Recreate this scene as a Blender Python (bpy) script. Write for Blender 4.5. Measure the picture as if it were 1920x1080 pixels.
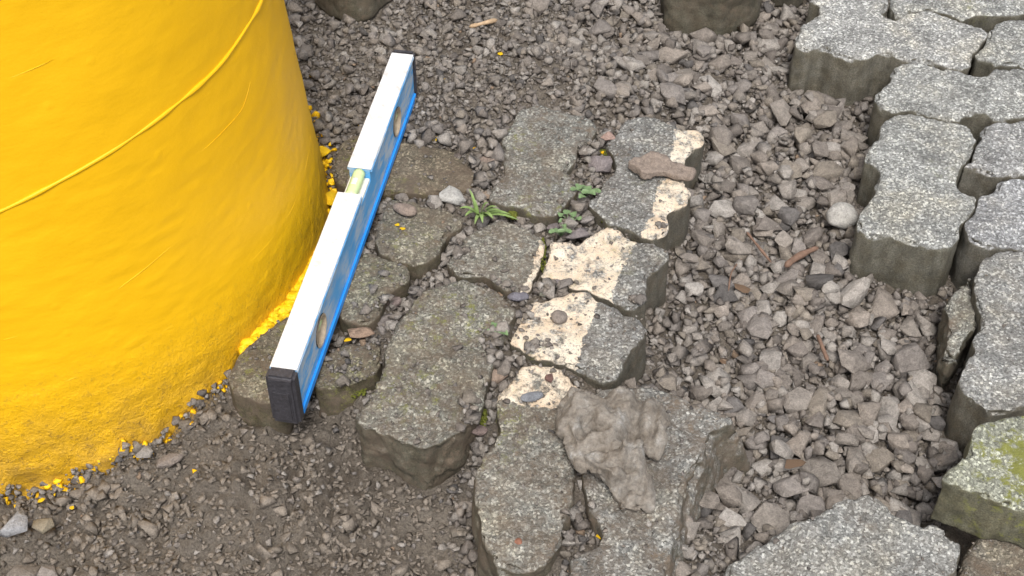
import bpy, bmesh, math, random
import numpy as np
from mathutils import Vector, Matrix
R = math.radians
random.seed(7)
rng = np.random.default_rng(11)
scene = bpy.context.scene
for o in list(bpy.data.objects): bpy.data.objects.remove(o)

# ------------------------------------------------------------------ camera, sky, sun, exposure
FPX, PITCH, DIST = 2700.0, 45.0, 1.5
CH = DIST * math.sin(R(PITCH))
cam = bpy.data.cameras.new('camera'); camo = bpy.data.objects.new('camera', cam)
scene.collection.objects.link(camo); scene.camera = camo
camo.location = (0, 0, CH); camo.rotation_euler = (R(90 - PITCH), 0, 0)
cam.sensor_width = 36; cam.lens = FPX / 1920 * 36; cam.clip_start = 0.02; cam.clip_end = 500

SUN_EL, SUN_AZ = 60, 178          # azimuth clockwise from +y; 200 = behind the camera, a little to the left
world = bpy.data.worlds.new('World'); scene.world = world; world.use_nodes = True
wn = world.node_tree; wn.nodes.clear()
wo = wn.nodes.new('ShaderNodeOutputWorld'); wb = wn.nodes.new('ShaderNodeBackground')
sky = wn.nodes.new('ShaderNodeTexSky'); sky.sky_type = 'NISHITA'; sky.sun_disc = False
sky.sun_elevation = R(SUN_EL); sky.sun_rotation = R(SUN_AZ); sky.air_density = 1.0; sky.dust_density = 4.0; sky.ozone_density = 1.0
hs = wn.nodes.new('ShaderNodeHueSaturation'); hs.inputs['Saturation'].default_value = 0.25   # cloud cover: greyer than clear sky
wn.links.new(sky.outputs[0], hs.inputs['Color']); wn.links.new(hs.outputs[0], wb.inputs[0])
wb.inputs[1].default_value = 0.12; wn.links.new(wb.outputs[0], wo.inputs[0])
sl = bpy.data.lights.new('sun', 'SUN'); sl.energy = 1.5; sl.angle = R(12); sl.color = (1, .95, .88)
so = bpy.data.objects.new('sun', sl); scene.collection.objects.link(so)
az, el = R(SUN_AZ), R(SUN_EL)
so.rotation_euler = Vector((-math.sin(az)*math.cos(el), -math.cos(az)*math.cos(el), -math.sin(el))).to_track_quat('-Z', 'Y').to_euler()
so.location = (0, 0, 5)
scene.view_settings.view_transform = 'Standard'; scene.view_settings.look = 'None'
scene.view_settings.exposure = 0.76; scene.view_settings.gamma = 1
scene.render.engine = 'CYCLES'

# ------------------------------------------------------------------ helpers
C = scene.collection
_f = np.array([0, math.cos(R(PITCH)), -math.sin(R(PITCH))]); _u = np.array([0, math.sin(R(PITCH)), math.cos(R(PITCH))])
_c = np.array([0, 0, CH])
def ray(px, py):
    return _f * FPX + np.array([px - 960, 0, 0]) - _u * (py - 540)
def U(px, py, z=0.0):                       # where the sight line through a photo point meets height z
    d = ray(px, py); return _c + d * ((z - CH) / d[2])
def Upl(px, py, z0, sx, sy, xc, yc):        # the same on a sloping plane
    d = ray(px, py); t = (z0 - CH - sx*xc - sy*yc) / (d[2] - sx*d[0] - sy*d[1]) if False else \
        (z0 - sx*xc - sy*yc - _c[2] + sx*_c[0] + sy*_c[1]) / (d[2] - sx*d[0] - sy*d[1])
    return _c + d * t
def PXM(py, z=0.0):                         # photo pixels per metre across at a photo row
    d = ray(960, py); return FPX / ((z - CH) / d[2] * FPX)

def _h(ix, iy, iz, s):
    n = (ix.astype(np.int64)*374761393 + iy.astype(np.int64)*668265263 + iz.astype(np.int64)*2147483647 + s*1274126177) & 0xffffffff
    n = ((n ^ (n >> 13)) * 1274126177) & 0xffffffff
    n = ((n ^ (n >> 16)) * 2246822519) & 0xffffffff
    return ((n ^ (n >> 15)) & 0xffff) / 65535.0
def vn(P, scale, seed=0):                   # smooth value noise, -1..1
    Q = np.asarray(P) * scale; I = np.floor(Q); F = Q - I; F = F*F*F*(F*(F*6-15)+10); I = I.astype(np.int64)
    r = 0
    for dx in (0, 1):
        wx = F[:, 0] if dx else 1-F[:, 0]
        for dy in (0, 1):
            wy = F[:, 1] if dy else 1-F[:, 1]
            for dz in (0, 1):
                wz = F[:, 2] if dz else 1-F[:, 2]
                r = r + wx*wy*wz*_h(I[:, 0]+dx, I[:, 1]+dy, I[:, 2]+dz, seed)
    return r*2-1
def fbm(P, scale, seed=0, oct=3):
    r = 0; a = 1
    for k in range(oct): r = r + a*vn(P, scale*2.03**k, seed+k*17); a *= .5
    return r
def inpoly(X, Y, poly):
    ins = np.zeros(X.shape, bool); n = len(poly)
    for i in range(n):
        x1, y1 = poly[i][:2]; x2, y2 = poly[(i+1) % n][:2]
        if y1 == y2: continue
        c = ((y1 > Y) != (y2 > Y)) & (X < (x2-x1)*(Y-y1)/(y2-y1)+x1); ins ^= c
    return ins
def mesh_np(name, V, F, mat=None, smooth=False, sizes=None):
    me = bpy.data.meshes.new(name); V = np.ascontiguousarray(V, dtype=np.float32)
    F = np.asarray(F, dtype=np.int32)
    me.vertices.add(len(V)); me.vertices.foreach_set('co', V.ravel())
    k = F.shape[1]; me.loops.add(F.size); me.loops.foreach_set('vertex_index', F.ravel())
    me.polygons.add(len(F)); me.polygons.foreach_set('loop_start', np.arange(len(F), dtype=np.int32)*k)
    me.update(calc_edges=True)
    if smooth: me.polygons.foreach_set('use_smooth', np.ones(len(F), bool))
    if mat: me.materials.append(mat)
    return me
def fattr(me, name, val):
    a = me.attributes.new(name, 'FLOAT', 'POINT'); a.data.foreach_set('value', np.ascontiguousarray(val, dtype=np.float32))
def cattr(me, name, col):
    a = me.attributes.new(name, 'FLOAT_COLOR', 'POINT')
    a.data.foreach_set('color', np.c_[col, np.ones(len(col))].astype(np.float32).ravel())
def obj(name, me, parent=None, loc=None):
    o = bpy.data.objects.new(name, me); C.objects.link(o)
    if loc is not None: o.location = loc
    if parent: o.parent = parent
    return o
def tag(o, label, cat, group=None):
    o['label'] = label; o['category'] = cat
    if group: o['group'] = group
    return o
def bm_obj(name, bm, mat, parent=None, smooth=False, loc=None):
    me = bpy.data.meshes.new(name); bm.to_mesh(me); bm.free()
    if smooth:
        for p in me.polygons: p.use_smooth = True
    if mat: me.materials.append(mat)
    return obj(name, me, parent, loc)
def catmull(P, step, closed=True):
    P = [np.asarray(p, float) for p in P]; n = len(P); out = []
    rngi = range(n) if closed else range(n-1)
    for i in rngi:
        if closed: p0, p1, p2, p3 = P[i-1], P[i], P[(i+1) % n], P[(i+2) % n]
        else: p0, p1, p2, p3 = P[max(i-1, 0)], P[i], P[i+1], P[min(i+2, n-1)]
        m = max(1, int(np.linalg.norm(p2-p1)/step))
        for k in range(m):
            t = k/m
            out.append(.5*((2*p1)+(p2-p0)*t+(2*p0-5*p1+4*p2-p3)*t*t+(3*p1-p0-3*p2+p3)*t**3))
    if not closed: out.append(P[-1])
    return np.array(out)
def Z(ox, oy, s, pts): return [(ox+x/s, oy+y/s) for x, y in pts]

# ------------------------------------------------------------------ materials
class N:
    def __init__(s, name):
        s.m = bpy.data.materials.new(name); s.m.use_nodes = True; s.t = s.m.node_tree
        s.b = s.t.nodes['Principled BSDF']; s.b.inputs['Specular IOR Level'].default_value = .3
    def n(s, typ, ins=None, **kw):
        nd = s.t.nodes.new('ShaderNode'+typ)
        for k, v in kw.items(): setattr(nd, k, v)
        for k, v in (ins or {}).items():
            if hasattr(v, 'is_output') or isinstance(v, bpy.types.NodeSocket): s.t.links.new(v, nd.inputs[k])
            else: nd.inputs[k].default_value = v
        return nd
    def link(s, a, b): s.t.links.new(a, b)
    def obj(s): return s.n('TexCoord').outputs['Object']
    def noise(s, v, scale, detail=4, rough=.6): return s.n('TexNoise', {'Vector': v, 'Scale': scale, 'Detail': detail, 'Roughness': rough}).outputs[0]
    def voro(s, v, scale, feat='F1'): return s.n('TexVoronoi', {'Vector': v, 'Scale': scale}, feature=feat)
    def ramp(s, f, stops):
        r = s.n('ValToRGB', {'Fac': f}); e = r.color_ramp.elements
        while len(e) < len(stops): e.new(.5)
        for q, (p, c) in zip(e, stops): q.position = p; q.color = (*(c if isinstance(c, (tuple, list)) else (c, c, c)), 1)
        return r.outputs[0]
    def mix(s, f, a, b, mode='MIX'):
        m = s.n('Mix', data_type='RGBA', blend_type=mode)
        for i, v in ((0, f), (6, a), (7, b)):
            if isinstance(v, bpy.types.NodeSocket): s.link(v, m.inputs[i])
            elif i == 0: m.inputs[0].default_value = v
            else: m.inputs[i].default_value = (*v, 1)
        return m.outputs[2]
    def math(s, op, a, b=0.0, clamp=False):
        m = s.n('Math', operation=op, use_clamp=clamp)
        for i, v in ((0, a), (1, b)):
            if isinstance(v, bpy.types.NodeSocket): s.link(v, m.inputs[i])
            else: m.inputs[i].default_value = v
        return m.outputs[0]
    def rng(s, v, a, b, c=0., d=1.): return s.n('MapRange', {'Value': v, 'From Min': a, 'From Max': b, 'To Min': c, 'To Max': d}).outputs[0]
    def attr(s, name, out='Fac'): return s.n('Attribute', attribute_name=name).outputs[out]
    def bump(s, h, dist, strength=1.0, nrm=None):
        b = s.n('Bump', {'Height': h, 'Distance': dist, 'Strength': strength})
        if nrm: s.link(nrm, b.inputs['Normal'])
        return b.outputs[0]
    def out(s, col=None, rough=None, nrm=None):
        for k, v in (('Base Color', col), ('Roughness', rough), ('Normal', nrm)):
            if v is None: continue
            if isinstance(v, bpy.types.NodeSocket): s.link(v, s.b.inputs[k])
            else: s.b.inputs[k].default_value = (*v, 1) if k == 'Base Color' else v
        return s.m

def mat_paver():
    s = N('weathered_concrete'); oi = s.n('ObjectInfo')
    v = s.n('VectorMath', {0: s.obj(), 1: oi.outputs['Location']}, operation='ADD').outputs[0]
    g = s.voro(v, 480); gr = s.n('SeparateColor', {'Color': g.outputs['Color']}).outputs[0]
    grain = s.ramp(gr, [(0, .085), (.4, .165), (.7, .26), (.86, .38), (1, .66)])
    g2 = s.voro(v, 330); gr2 = s.n('SeparateColor', {'Color': g2.outputs['Color']}).outputs[1]
    grain = s.mix(s.math('MULTIPLY', s.math('MULTIPLY', s.math('GREATER_THAN', gr2, .87), s.math('LESS_THAN', g2.outputs['Distance'], .45)), .75), grain, (.64, .63, .60))
    fine = s.noise(v, 700, 2, .7); grain = s.mix(.3, grain, s.ramp(fine, [(.3, .05), (.5, .22), (.7, .6)]))
    blot = s.noise(v, 28, 6, .65); grain = s.mix(1, grain, s.ramp(blot, [(.28, .52), (.5, .95), (.72, 1.28)]), 'MULTIPLY')
    st = s.noise(v, 14, 5, .7); grain = s.mix(s.rng(st, .5, .72, 0, .5), grain, s.mix(1, grain, (.95, .84, .62), 'MULTIPLY'))
    dk = s.noise(v, 20, 4, .6); grain = s.mix(s.rng(dk, .58, .72, 0, .55), grain, s.mix(1, grain, (.68, .68, .70), 'MULTIPLY'))
    # moulded sides: smoother, darker and browner than the tops, faint upright marks
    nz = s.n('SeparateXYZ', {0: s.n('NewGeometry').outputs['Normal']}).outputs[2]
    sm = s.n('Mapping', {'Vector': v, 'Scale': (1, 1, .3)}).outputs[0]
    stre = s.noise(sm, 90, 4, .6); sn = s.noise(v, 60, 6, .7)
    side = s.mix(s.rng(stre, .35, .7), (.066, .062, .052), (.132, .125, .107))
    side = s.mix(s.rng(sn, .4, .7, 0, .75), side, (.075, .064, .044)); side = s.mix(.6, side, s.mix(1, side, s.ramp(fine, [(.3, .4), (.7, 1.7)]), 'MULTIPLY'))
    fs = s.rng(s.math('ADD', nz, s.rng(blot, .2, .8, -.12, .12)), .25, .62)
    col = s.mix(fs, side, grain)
    col = s.mix(1, col, (1.12, 1.13, 1.12), 'MULTIPLY'); col = s.mix(1, col, oi.outputs['Color'], 'MULTIPLY')
    # soil caught in the surface
    soil = s.math('MULTIPLY', s.attr('soil'), s.rng(s.noise(v, 38, 7, .8), .42, .60)); col = s.mix(soil, col, (.13, .10, .075))
    # worn pale road paint
    hole = s.rng(s.noise(v, 360, 3, .7), .36, .44, .25, 1); wear = s.rng(s.noise(v, 70, 6, .75), .38, .50)
    pc = s.mix(s.rng(s.noise(v, 40, 4, .6), .35, .68), (.82, .74, .62), (.70, .55, .40)); 
    pm = s.math('MULTIPLY', s.math('MULTIPLY', s.rng(s.math('ADD', s.attr('paint'), s.rng(s.noise(v, 130, 5, .75), .3, .7, -.32, .32)), .42, .56), hole), wear)
    pm = s.math('MULTIPLY', pm, s.rng(nz, .2, .5))
    col = s.mix(pm, col, pc); col = s.mix(s.math('MULTIPLY', s.math('MULTIPLY', s.attr('soil'), 1.5, True), s.rng(s.noise(v, 48, 7, .8), .54, .64, 0, .8)), col, (.17, .13, .095))
    # moss
    ma = s.attr('moss'); mm = s.math('MULTIPLY', s.math('MINIMUM', ma, 1.0), s.rng(s.math('ADD', s.noise(v, 90, 6, .8), s.rng(ma, .9, 3, 0, .22)), .53, .62))
    col = s.mix(mm, col, s.mix(s.noise(v, 300, 2), (.13, .14, .03), (.27, .275, .08)))
    h = s.math('ADD', s.math('MULTIPLY', s.n('Math', {0: g.outputs['Distance']}, operation='MULTIPLY').outputs[0] if False else fine, .9), s.math('MULTIPLY', gr, .5))
    h = s.math('MULTIPLY', h, s.rng(fs, 0, 1, .45, 1))
    return s.out(col, .93, s.bump(h, .0022, .95))
def stone_nodes(name, colsock):
    s = N(name); v = s.n('NewGeometry').outputs['Position']
    base = s.n('ObjectInfo').outputs['Color'] if colsock == 'object' else s.attr('col', 'Color')
    n1 = s.noise(v, 160, 5, .7); n2 = s.noise(v, 620, 3, .7)
    col = s.mix(1, base, s.ramp(n1, [(.3, .66), (.5, 1.), (.7, 1.25)]), 'MULTIPLY')
    col = s.mix(1, col, s.ramp(n2, [(.3, .7), (.5, 1.), (.72, 1.3)]), 'MULTIPLY')
    h = s.math('ADD', n1, s.math('MULTIPLY', n2, .4))
    return s.out(col, .88, s.bump(h, .003, .8))
def mat_ground():
    s = N('damp_soil'); v = s.n('NewGeometry').outputs['Position']
    n1 = s.noise(v, 9, 6, .65); n2 = s.noise(v, 85, 6, .75); n3 = s.noise(v, 420, 4, .75)
    col = s.mix(s.rng(n1, .35, .65), (.125, .102, .08), (.225, .195, .162))
    col = s.mix(s.rng(n2, .45, .7, 0, .6), col, (.27, .24, .205))
    col = s.mix(1, col, s.ramp(n3, [(.28, .45), (.5, 1), (.72, 1.45)]), 'MULTIPLY')
    mm = s.math('MULTIPLY', s.attr('yellow'), s.rng(n3, .4, .55)); col = s.mix(mm, col, (.75, .42, .005))
    h = s.math('ADD', n2, s.math('MULTIPLY', n3, .5))
    return s.out(col, s.rng(n1, .3, .7, .62, .95), s.bump(h, .009, 1.0))
def mat_yellow(rough_low=True):
    s = N('yellow_masonry_paint'); v = s.obj()
    big = s.noise(v, 5, 4, .55); col = s.mix(s.rng(big, .35, .65), (.76, .42, .002), (.81, .455, .004))
    low = s.attr('low')
    streak = s.noise(s.n('Mapping', {'Vector': v, 'Scale': (1, 1, 2.5)}).outputs[0], 22, 5, .6)
    lump = s.noise(v, 75, 5, .6); fine = s.noise(v, 330, 4, .7)
    vo = s.voro(v, 34); rim = s.rng(vo.outputs['Distance'], .02, .16, 1, 0)
    keep = s.math('GREATER_THAN', s.n('SeparateColor', {'Color': vo.outputs['Color']}).outputs[0], .62)
    blister = s.math('MULTIPLY', rim, keep)
    vp = s.voro(v, 27); pk = s.math('GREATER_THAN', s.n('SeparateColor', {'Color': vp.outputs['Color']}).outputs[1], .80)
    wob = s.math('ADD', vp.outputs['Distance'], s.rng(fine, .3, .7, -.03, .03))
    pit = s.math('MULTIPLY', s.rng(wob, .05, .09, 1, 0), pk)
    col = s.mix(s.math('MULTIPLY', pit, .85), col, (.16, .06, .01))
    dirt = s.math('MULTIPLY', low, s.rng(s.noise(v, 150, 6, .8), .54, .64)); dust = s.math('MULTIPLY', s.math('POWER', low, 2.0), s.rng(s.noise(v, 30, 5, .7), .36, .60, .15, .7)); col = s.mix(dust, col, (.36, .21, .035)); col = s.mix(s.math('MULTIPLY', dirt, .75), col, (.20, .12, .03))
    h = s.math('ADD', s.math('MULTIPLY', streak, .8), s.math('MULTIPLY', lump, s.rng(low, 0, 1, .22, 1.1)))
    h = s.math('ADD', h, s.math('MULTIPLY', fine, s.rng(low, 0, 1, .04, 1.2)))
    h = s.math('ADD', h, s.math('MULTIPLY', blister, .35)); h = s.math('SUBTRACT', h, s.math('MULTIPLY', pit, .8))
    m = s.out(col, .5, s.bump(h, s.rng(low, 0, 1, .0013, .0048), .7)); s.b.inputs['Specular IOR Level'].default_value = .35
    return m
def mat_lump():
    s = N('dried_mud'); v = s.n('NewGeometry').outputs['Position']; n1 = s.noise(v, 45, 6, .75); n2 = s.noise(v, 260, 5, .8)
    col = s.ramp(n1, [(.32, (.14, .118, .095)), (.45, (.205, .18, .153)), (.56, (.235, .213, .187)), (.68, (.33, .318, .30))])
    col = s.mix(1, col, s.ramp(n2, [(.32, .6), (.5, 1.), (.68, 1.3)]), 'MULTIPLY'); return s.out(col, .9, s.bump(n2, .0018, .9))
def plain(name, col, rough=.6, bump=None, var=.15, scale=120, metal=0, spec=.35):
    s = N(name); v = s.obj(); n = s.noise(v, scale, 5, .7)
    c = s.mix(1, col, s.ramp(n, [(.3, 1-var), (.7, 1+var)]), 'MULTIPLY')
    s.b.inputs['Metallic'].default_value = metal; s.b.inputs['Specular IOR Level'].default_value = spec
    return s.out(c, rough, s.bump(n, bump) if bump else None)
def mat_levelblue():
    s = N('scuffed_blue_enamel'); v = s.obj()
    mp = s.n('Mapping', {'Vector': v, 'Scale': (1, .25, 1), 'Rotation': (.5, 0, 0)}).outputs[0]
    n = s.noise(mp, 120, 5, .7); n2 = s.noise(v, 14, 3, .6)
    f = s.math('MULTIPLY', s.rng(n, .42, .56), s.rng(n2, .34, .55))
    col = s.mix(s.math('MULTIPLY', f, .9), (.085, .36, .72), (.50, .56, .61))
    m = s.out(col, .45, s.bump(n, .0006, .5)); return m
def mat_leveltop():
    s = N('bare_milled_metal'); v = s.obj(); n = s.noise(v, 90, 5, .7)
    col = s.mix(s.rng(n, .5, .68, 0, .7), (.72, .72, .73), (.46, .44, .42))
    sc = s.noise(s.n('Mapping', {'Vector': v, 'Scale': (4, .3, 1)}).outputs[0], 160, 3, .6)
    col = s.mix(s.rng(sc, .62, .7, 0, .4), col, (.5, .49, .48)); return s.out(col, .55, None)

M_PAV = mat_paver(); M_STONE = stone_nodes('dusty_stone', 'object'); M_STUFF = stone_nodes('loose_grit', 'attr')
M_GND = mat_ground(); M_YEL = mat_yellow()
M_FLAKE = plain('yellow_paint_flake', (.88, .55, .01), .5, .001, .15, 300)
M_BLUE = mat_levelblue(); M_TOP = mat_leveltop(); M_EDGE = plain('bright_blue_edge', (.02, .27, .80), .4, None, .1)
M_CAP = plain('black_rubber', (.045, .043, .05), .5, .0014, .35, 260)
M_RIM = plain('tan_vial_ring', (.42, .34, .25), .5, .0006, .3, 200)
M_VIAL = plain('green_vial', (.56, .70, .36), .2, None, .1, 60); M_WHITE = plain('pale_vial_seat', (.72, .72, .66), .5, None, .12)
M_LEAF = plain('seedling_leaf', (.14, .215, .10), .5, None, .3, 200); M_GRASS = plain('grass_blade', (.18, .265, .085), .5, None, .3, 120)
M_TWIG = plain('dry_twig', (.17, .105, .075), .8, .001, .35, 160); M_TAN = plain('pale_twig', (.42, .30, .19), .8, .001, .3, 160)
M_MOSS = plain('moss_cushion', (.13, .145, .02), .9, .002, .45, 400); M_LITTER = plain('dry_leaf_scrap', (.17, .11, .07), .7, .001, .4, 200)

# ------------------------------------------------------------------ outlines traced on the paving (photo pixels)
a4 = (1440, 0, 1.929); a7 = (1320, 520, 1.929); a6b = (880, 180, 3.857); a8 = (600, 220, 3.6); a2 = (600, 160, 2.7)
a5 = (400, 440, 2.348); a7b = (900, 400, 3.375); a6 = (840, 500, 1.862)
GREY, WARM, DARK, OLIVE = (1.14, 1.15, 1.12), (.98, .92, .80), (.82, .81, .78), (.86, .80, .62)
PAV = [
 # name key, outline, z top, thickness, tint, label
 ('P1', Z(*a4, [(150,-5),(185,15),(180,50),(130,85),(97,130),(102,165),(150,178),(165,170),(205,170),(235,190),(290,205),(340,212),(375,205),(400,190),(440,188),(470,200),(510,212),(560,215),(610,225),(650,240),(700,248),(735,236),(742,190),(765,165),(795,115),(780,95),(720,85),(690,70),(640,50),(560,38),(500,45),(470,66),(435,62),(415,45),(432,22),(438,-10),(420,-40),(300,-62),(190,-45)]), .07, .08, (1.28,1.28,1.26), 'palest grey wavy paver at the outer corner of the raised paving, long dark side showing'),
 ('P2', Z(*a4, [(447,-10),(442,18),(480,40),(530,32),(600,36),(650,46),(700,70),(760,54),(800,50),(860,55),(940,44),(960,-60),(800,-80),(560,-60)]), .07, .08, GREY, 'grey wavy paver cut by the top edge, right behind the palest paver'),
 ('P3', Z(*a4, [(800,105),(830,78),(880,66),(940,60),(1040,90),(1040,235),(940,236),(880,226),(815,232),(755,212),(748,194),(772,168),(800,120)]), .07, .08, GREY, 'grey paver at the right photo edge, beside the palest paver and its drainage hole'),
 ('P4', Z(*a4, [(445,275),(445,250),(482,226),(530,214),(600,232),(650,247),(705,256),(740,268),(790,270),(818,250),(850,242),(940,248),(1060,270),(1060,420),(926,418),(870,424),(812,430),(800,414),(750,408),(705,438),(640,426),(580,410),(510,396),(450,402),(402,385),(386,360),(392,330),(430,300)]), .07, .08, GREY, 'grey wavy paver in second row of the raised paving, running out of the right edge'),
 ('P5', Z(*a4, [(430,425),(405,450),(400,490),(357,545),(352,575),(385,600),(407,620),(402,640),(387,662),(387,700),(352,740),(322,790),(330,830),(380,850),(440,845),(490,865),(540,880),(600,895),(660,890),(698,850),(702,802),(752,748),(758,712),(735,692),(692,662),(684,628),(700,600),(732,565),(746,520),(760,500),(738,470),(718,447),(690,443),(640,438),(580,419),(510,406),(460,412)]), .07, .08, GREY, 'grey two-lobed paver whose whole outline shows, standing proud beside the loose gravel'),
 ('P6', Z(*a4, [(772,470),(790,445),(830,436),(930,432),(1060,450),(1060,640),(926,630),(880,628),(830,634),(766,612),(708,597),(740,570),(752,528),(774,500)]), .07, .08, (1.2,1.2,1.2), 'light grey paver at the right edge above the wide open drainage gap'),
 ('P7', Z(*a4, [(765,705),(775,685),(805,664),(850,648),(926,642),(1060,660),(1060,900),(926,900),(840,893),(790,884),(742,868),(714,840),(710,802),(750,760)]), .07, .08, (1.15,1.16,1.2), 'blue-stained grey paver at the right edge, touching the two-lobed paver'),
 ('P8', Z(*a7, [(1010,-60),(985,-10),(978,60),(1002,130),(997,175),(972,215),(977,270),(947,310),(922,370),(937,420),(982,450),(1040,488),(1100,484),(1180,455),(1320,400),(1340,100),(1280,-70),(1150,-105),(1060,-95)]), .068, .085, (1.05,1.05,1.03), 'large grey paver at the right edge, above the moss-yellow paver'),
 ('P8b', Z(*a7, [(872,100),(890,62),(940,25),(966,-5),(975,60),(990,130),(985,172),(950,212),(922,260),(890,300),(874,272),(886,185)]), .052, .065, (.95,.95,.88), 'narrow broken concrete wedge leaning on the large right-edge paver'),
 ('P9', [(1768,893),(1787,872),(1818,844),(1826,812),(1843,789),(1880,778),(1930,775),(2000,800),(2000,985),(1930,958),(1880,944),(1838,926),(1795,908)], (.095, -.10, .10), .055, (1.12,1.14,.95), 'tilted paver with bright yellow-green moss in the right corner'),
 ('P10', Z(*a7, [(915,1060),(940,1000),(1000,930),(1040,898),(1160,955),(1320,1000),(1320,1180),(920,1180)]), .035, .05, (.72,.66,.56), 'brown dirt-covered paver in the bottom right corner under the mossy one'),
 ('P11', Z(*a7, [(50,1100),(70,1060),(100,1005),(150,985),(200,930),(250,900),(330,880),(420,850),(500,803),(580,787),(640,802),(700,855),(760,888),(850,897),(900,930),(930,980),(920,1030),(870,1100),(780,1180),(420,1220),(120,1180)]), .062, .075, (1.08,1.08,1.05), 'coarse grey broken paver lying at the bottom edge among gravel'),
 ('M1', Z(*a6b, [(240,270),(258,230),(325,170),(345,115),(430,75),(490,55),(620,90),(700,112),(830,132),(900,170),(918,230),(895,262),(860,310),(845,350),(792,375),(775,440),(735,490),(705,530),(740,570),(808,640),(770,690),(722,745),(670,800),(640,838),(540,850),(450,830),(360,800),(250,780),(155,750),(145,720),(200,620),(238,560),(258,490),(248,400),(232,330)]), .067, .08, (.98,.98,.92), 'dark grey two-lobed paver sunk flush in fine gravel, farthest of the middle patch'),
 ('M2', Z(*a6b, [(980,335),(1060,290),(1090,205),(1150,155),(1260,132),(1350,150),(1430,190),(1510,228),(1690,258),(1708,300),(1690,360),(1640,380),(1575,430),(1545,500),(1545,560),(1560,625),(1605,680),(1592,750),(1530,800),(1440,850),(1450,930),(1420,990),(1330,1032),(1240,1020),(1170,965),(1020,930),(960,865),(872,800),(862,760),(940,700),(958,620),(1030,570),(1060,500),(1035,440)]), .066, .08, (1,1,.98), 'grey two-lobed paver with worn cream paint along its right end, flat stone across it'),
 ('M3', [(624,318),(632,285),(645,262),(665,252),(700,254),(760,264),(850,280),(870,303),(893,325),(888,345),(877,356),(830,358),(790,363),(767,361),(725,358),(690,360),(650,350),(628,336)], .063, .07, (.80,.68,.50), 'smooth brown paver lying crosswise under the spirit level'),
 ('M4', Z(*a8, [(430,620),(450,565),(520,542),(600,560),(700,590),(850,612),(950,665),(955,715),(845,785),(832,850),(800,920),(720,970),(640,988),(600,970),(520,958),(430,928),(378,880),(372,800),(400,700)]), .066, .075, (.85,.80,.66), 'rounded grey-brown half paver carrying an oval brown pebble, right of the level'),
 ('M5', Z(*a2, [(645,900),(700,820),(770,742),(850,692),(950,683),(1050,722),(1120,762),(1148,800),(1128,860),(1098,960),(1060,1035),(1010,1055),(930,1028),(820,960),(690,950)]), .066, .075, (.98,.95,.85), 'diamond-shaped grey paver in the middle, a mossy joint on its right'),
 ('M6', [(640,505),(660,480),(700,470),(715,480),(741,487),(762,496),(772,512),(762,530),(737,542),(722,555),(715,580),(706,594),(677,605),(648,602),(632,585),(630,545)], .064, .075, (.82,.78,.62), 'mossy rounded half paver beside the near half of the level'),
 ('M7', [(838,532),(870,527),(905,535),(945,555),(968,582),(955,612),(932,640),(922,680),(914,712),(902,760),(884,790),(850,818),(800,842),(760,832),(720,812),(682,802),(669,772),(690,740),(712,704),(722,670),(742,620),(762,580),(792,545)], .066, .08, (.92,.90,.80), 'large olive-grey paver with a broken front face above the mud'),
 ('M8', [(612,660),(640,652),(664,646),(698,638),(714,646),(718,670),(712,692),(692,710),(655,722),(613,728),(590,720),(592,690)], .058, .06, (.80,.74,.56), 'small soil-covered paver piece next to the near end of the level'),
 ('M9', [(427,708),(447,668),(487,622),(540,590),(575,586),(580,630),(560,690),(535,742),(510,757),(470,747),(440,732)], .064, .07, OLIVE, 'olive paver between the yellow column and the near end of the level'),
 ('M10', Z(*a7b, [(378,400),(430,270),(448,185),(560,172),(625,200),(700,135),(800,88),(860,102),(955,152),(1010,178),(1100,184),(1188,232),(1203,290),(1140,345),(1058,390),(1060,470),(1050,540),(990,592),(905,582),(830,545),(740,505),(690,484),(600,474),(500,428)]), .066, .08, (1,1,.98), 'paver with cream paint on its left half and bare grey right end'),
 ('M11', Z(*a7b, [(192,800),(240,705),(300,590),(335,540),(440,552),(560,498),(680,498),(750,556),(860,598),(920,650),(1000,648),(1068,712),(1058,760),(990,830),(912,900),(900,980),(870,1035),(780,1060),(700,1020),(610,978),(540,946),(420,922),(320,895)]), .066, .08, (1,1,.98), 'paver with cream paint and one round pebble on it, fluted grey right face'),
 ('M12', Z(*a6, [(180,455),(240,372),(300,338),(380,348),(430,388),(475,432),(470,520),(455,600),(450,700),(430,800),(412,890),(402,955),(340,1045),(280,1068),(200,1048),(150,1000),(112,920),(100,850),(92,740),(120,670),(172,580),(168,500)]), .065, .08, (.98,.96,.88), 'long paver with cream painted top end and grey lower half, bottom centre'),
 ('M13', Z(*a6, [(492,440),(600,422),(720,424),(780,442),(880,490),(985,522),(988,545),(905,580),(890,650),(850,700),(812,780),(800,860),(790,950),(742,1090),(640,1120),(432,1100),(432,1025),(500,980),(540,930),(490,830),(470,740),(485,600)]), .068, .09, (.98,.97,.93), 'large broken concrete slab under the mud lump, steep rough right face'),
]
BASED = [  # traced along the foot instead of the top
 ('T1', [(588,2),(592,14),(612,30),(640,40),(680,42),(706,32),(722,16),(740,2),(745,-50),(700,-100),(620,-100),(583,-50)], .045, .09, (.85,.83,.74), 'wavy-sided paver standing in the gravel behind the yellow column'),
 ('T2', [(1242,50),(1250,61),(1276,69),(1310,70),(1341,75),(1367,69),(1393,61),(1414,48),(1422,20),(1420,-60),(1340,-90),(1260,-50),(1240,10)], .012, .075, (.85,.84,.76), 'dark-sided upright paver at the top edge, alone in the gravel'),
 ('T3', [(1438,8),(1462,14),(1490,17),(1508,8),(1530,-30),(1500,-80),(1440,-70)], .01, .07, (.62,.60,.56), 'dark paver end peeking in at the top edge, left of the palest paver'),
]
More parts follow.
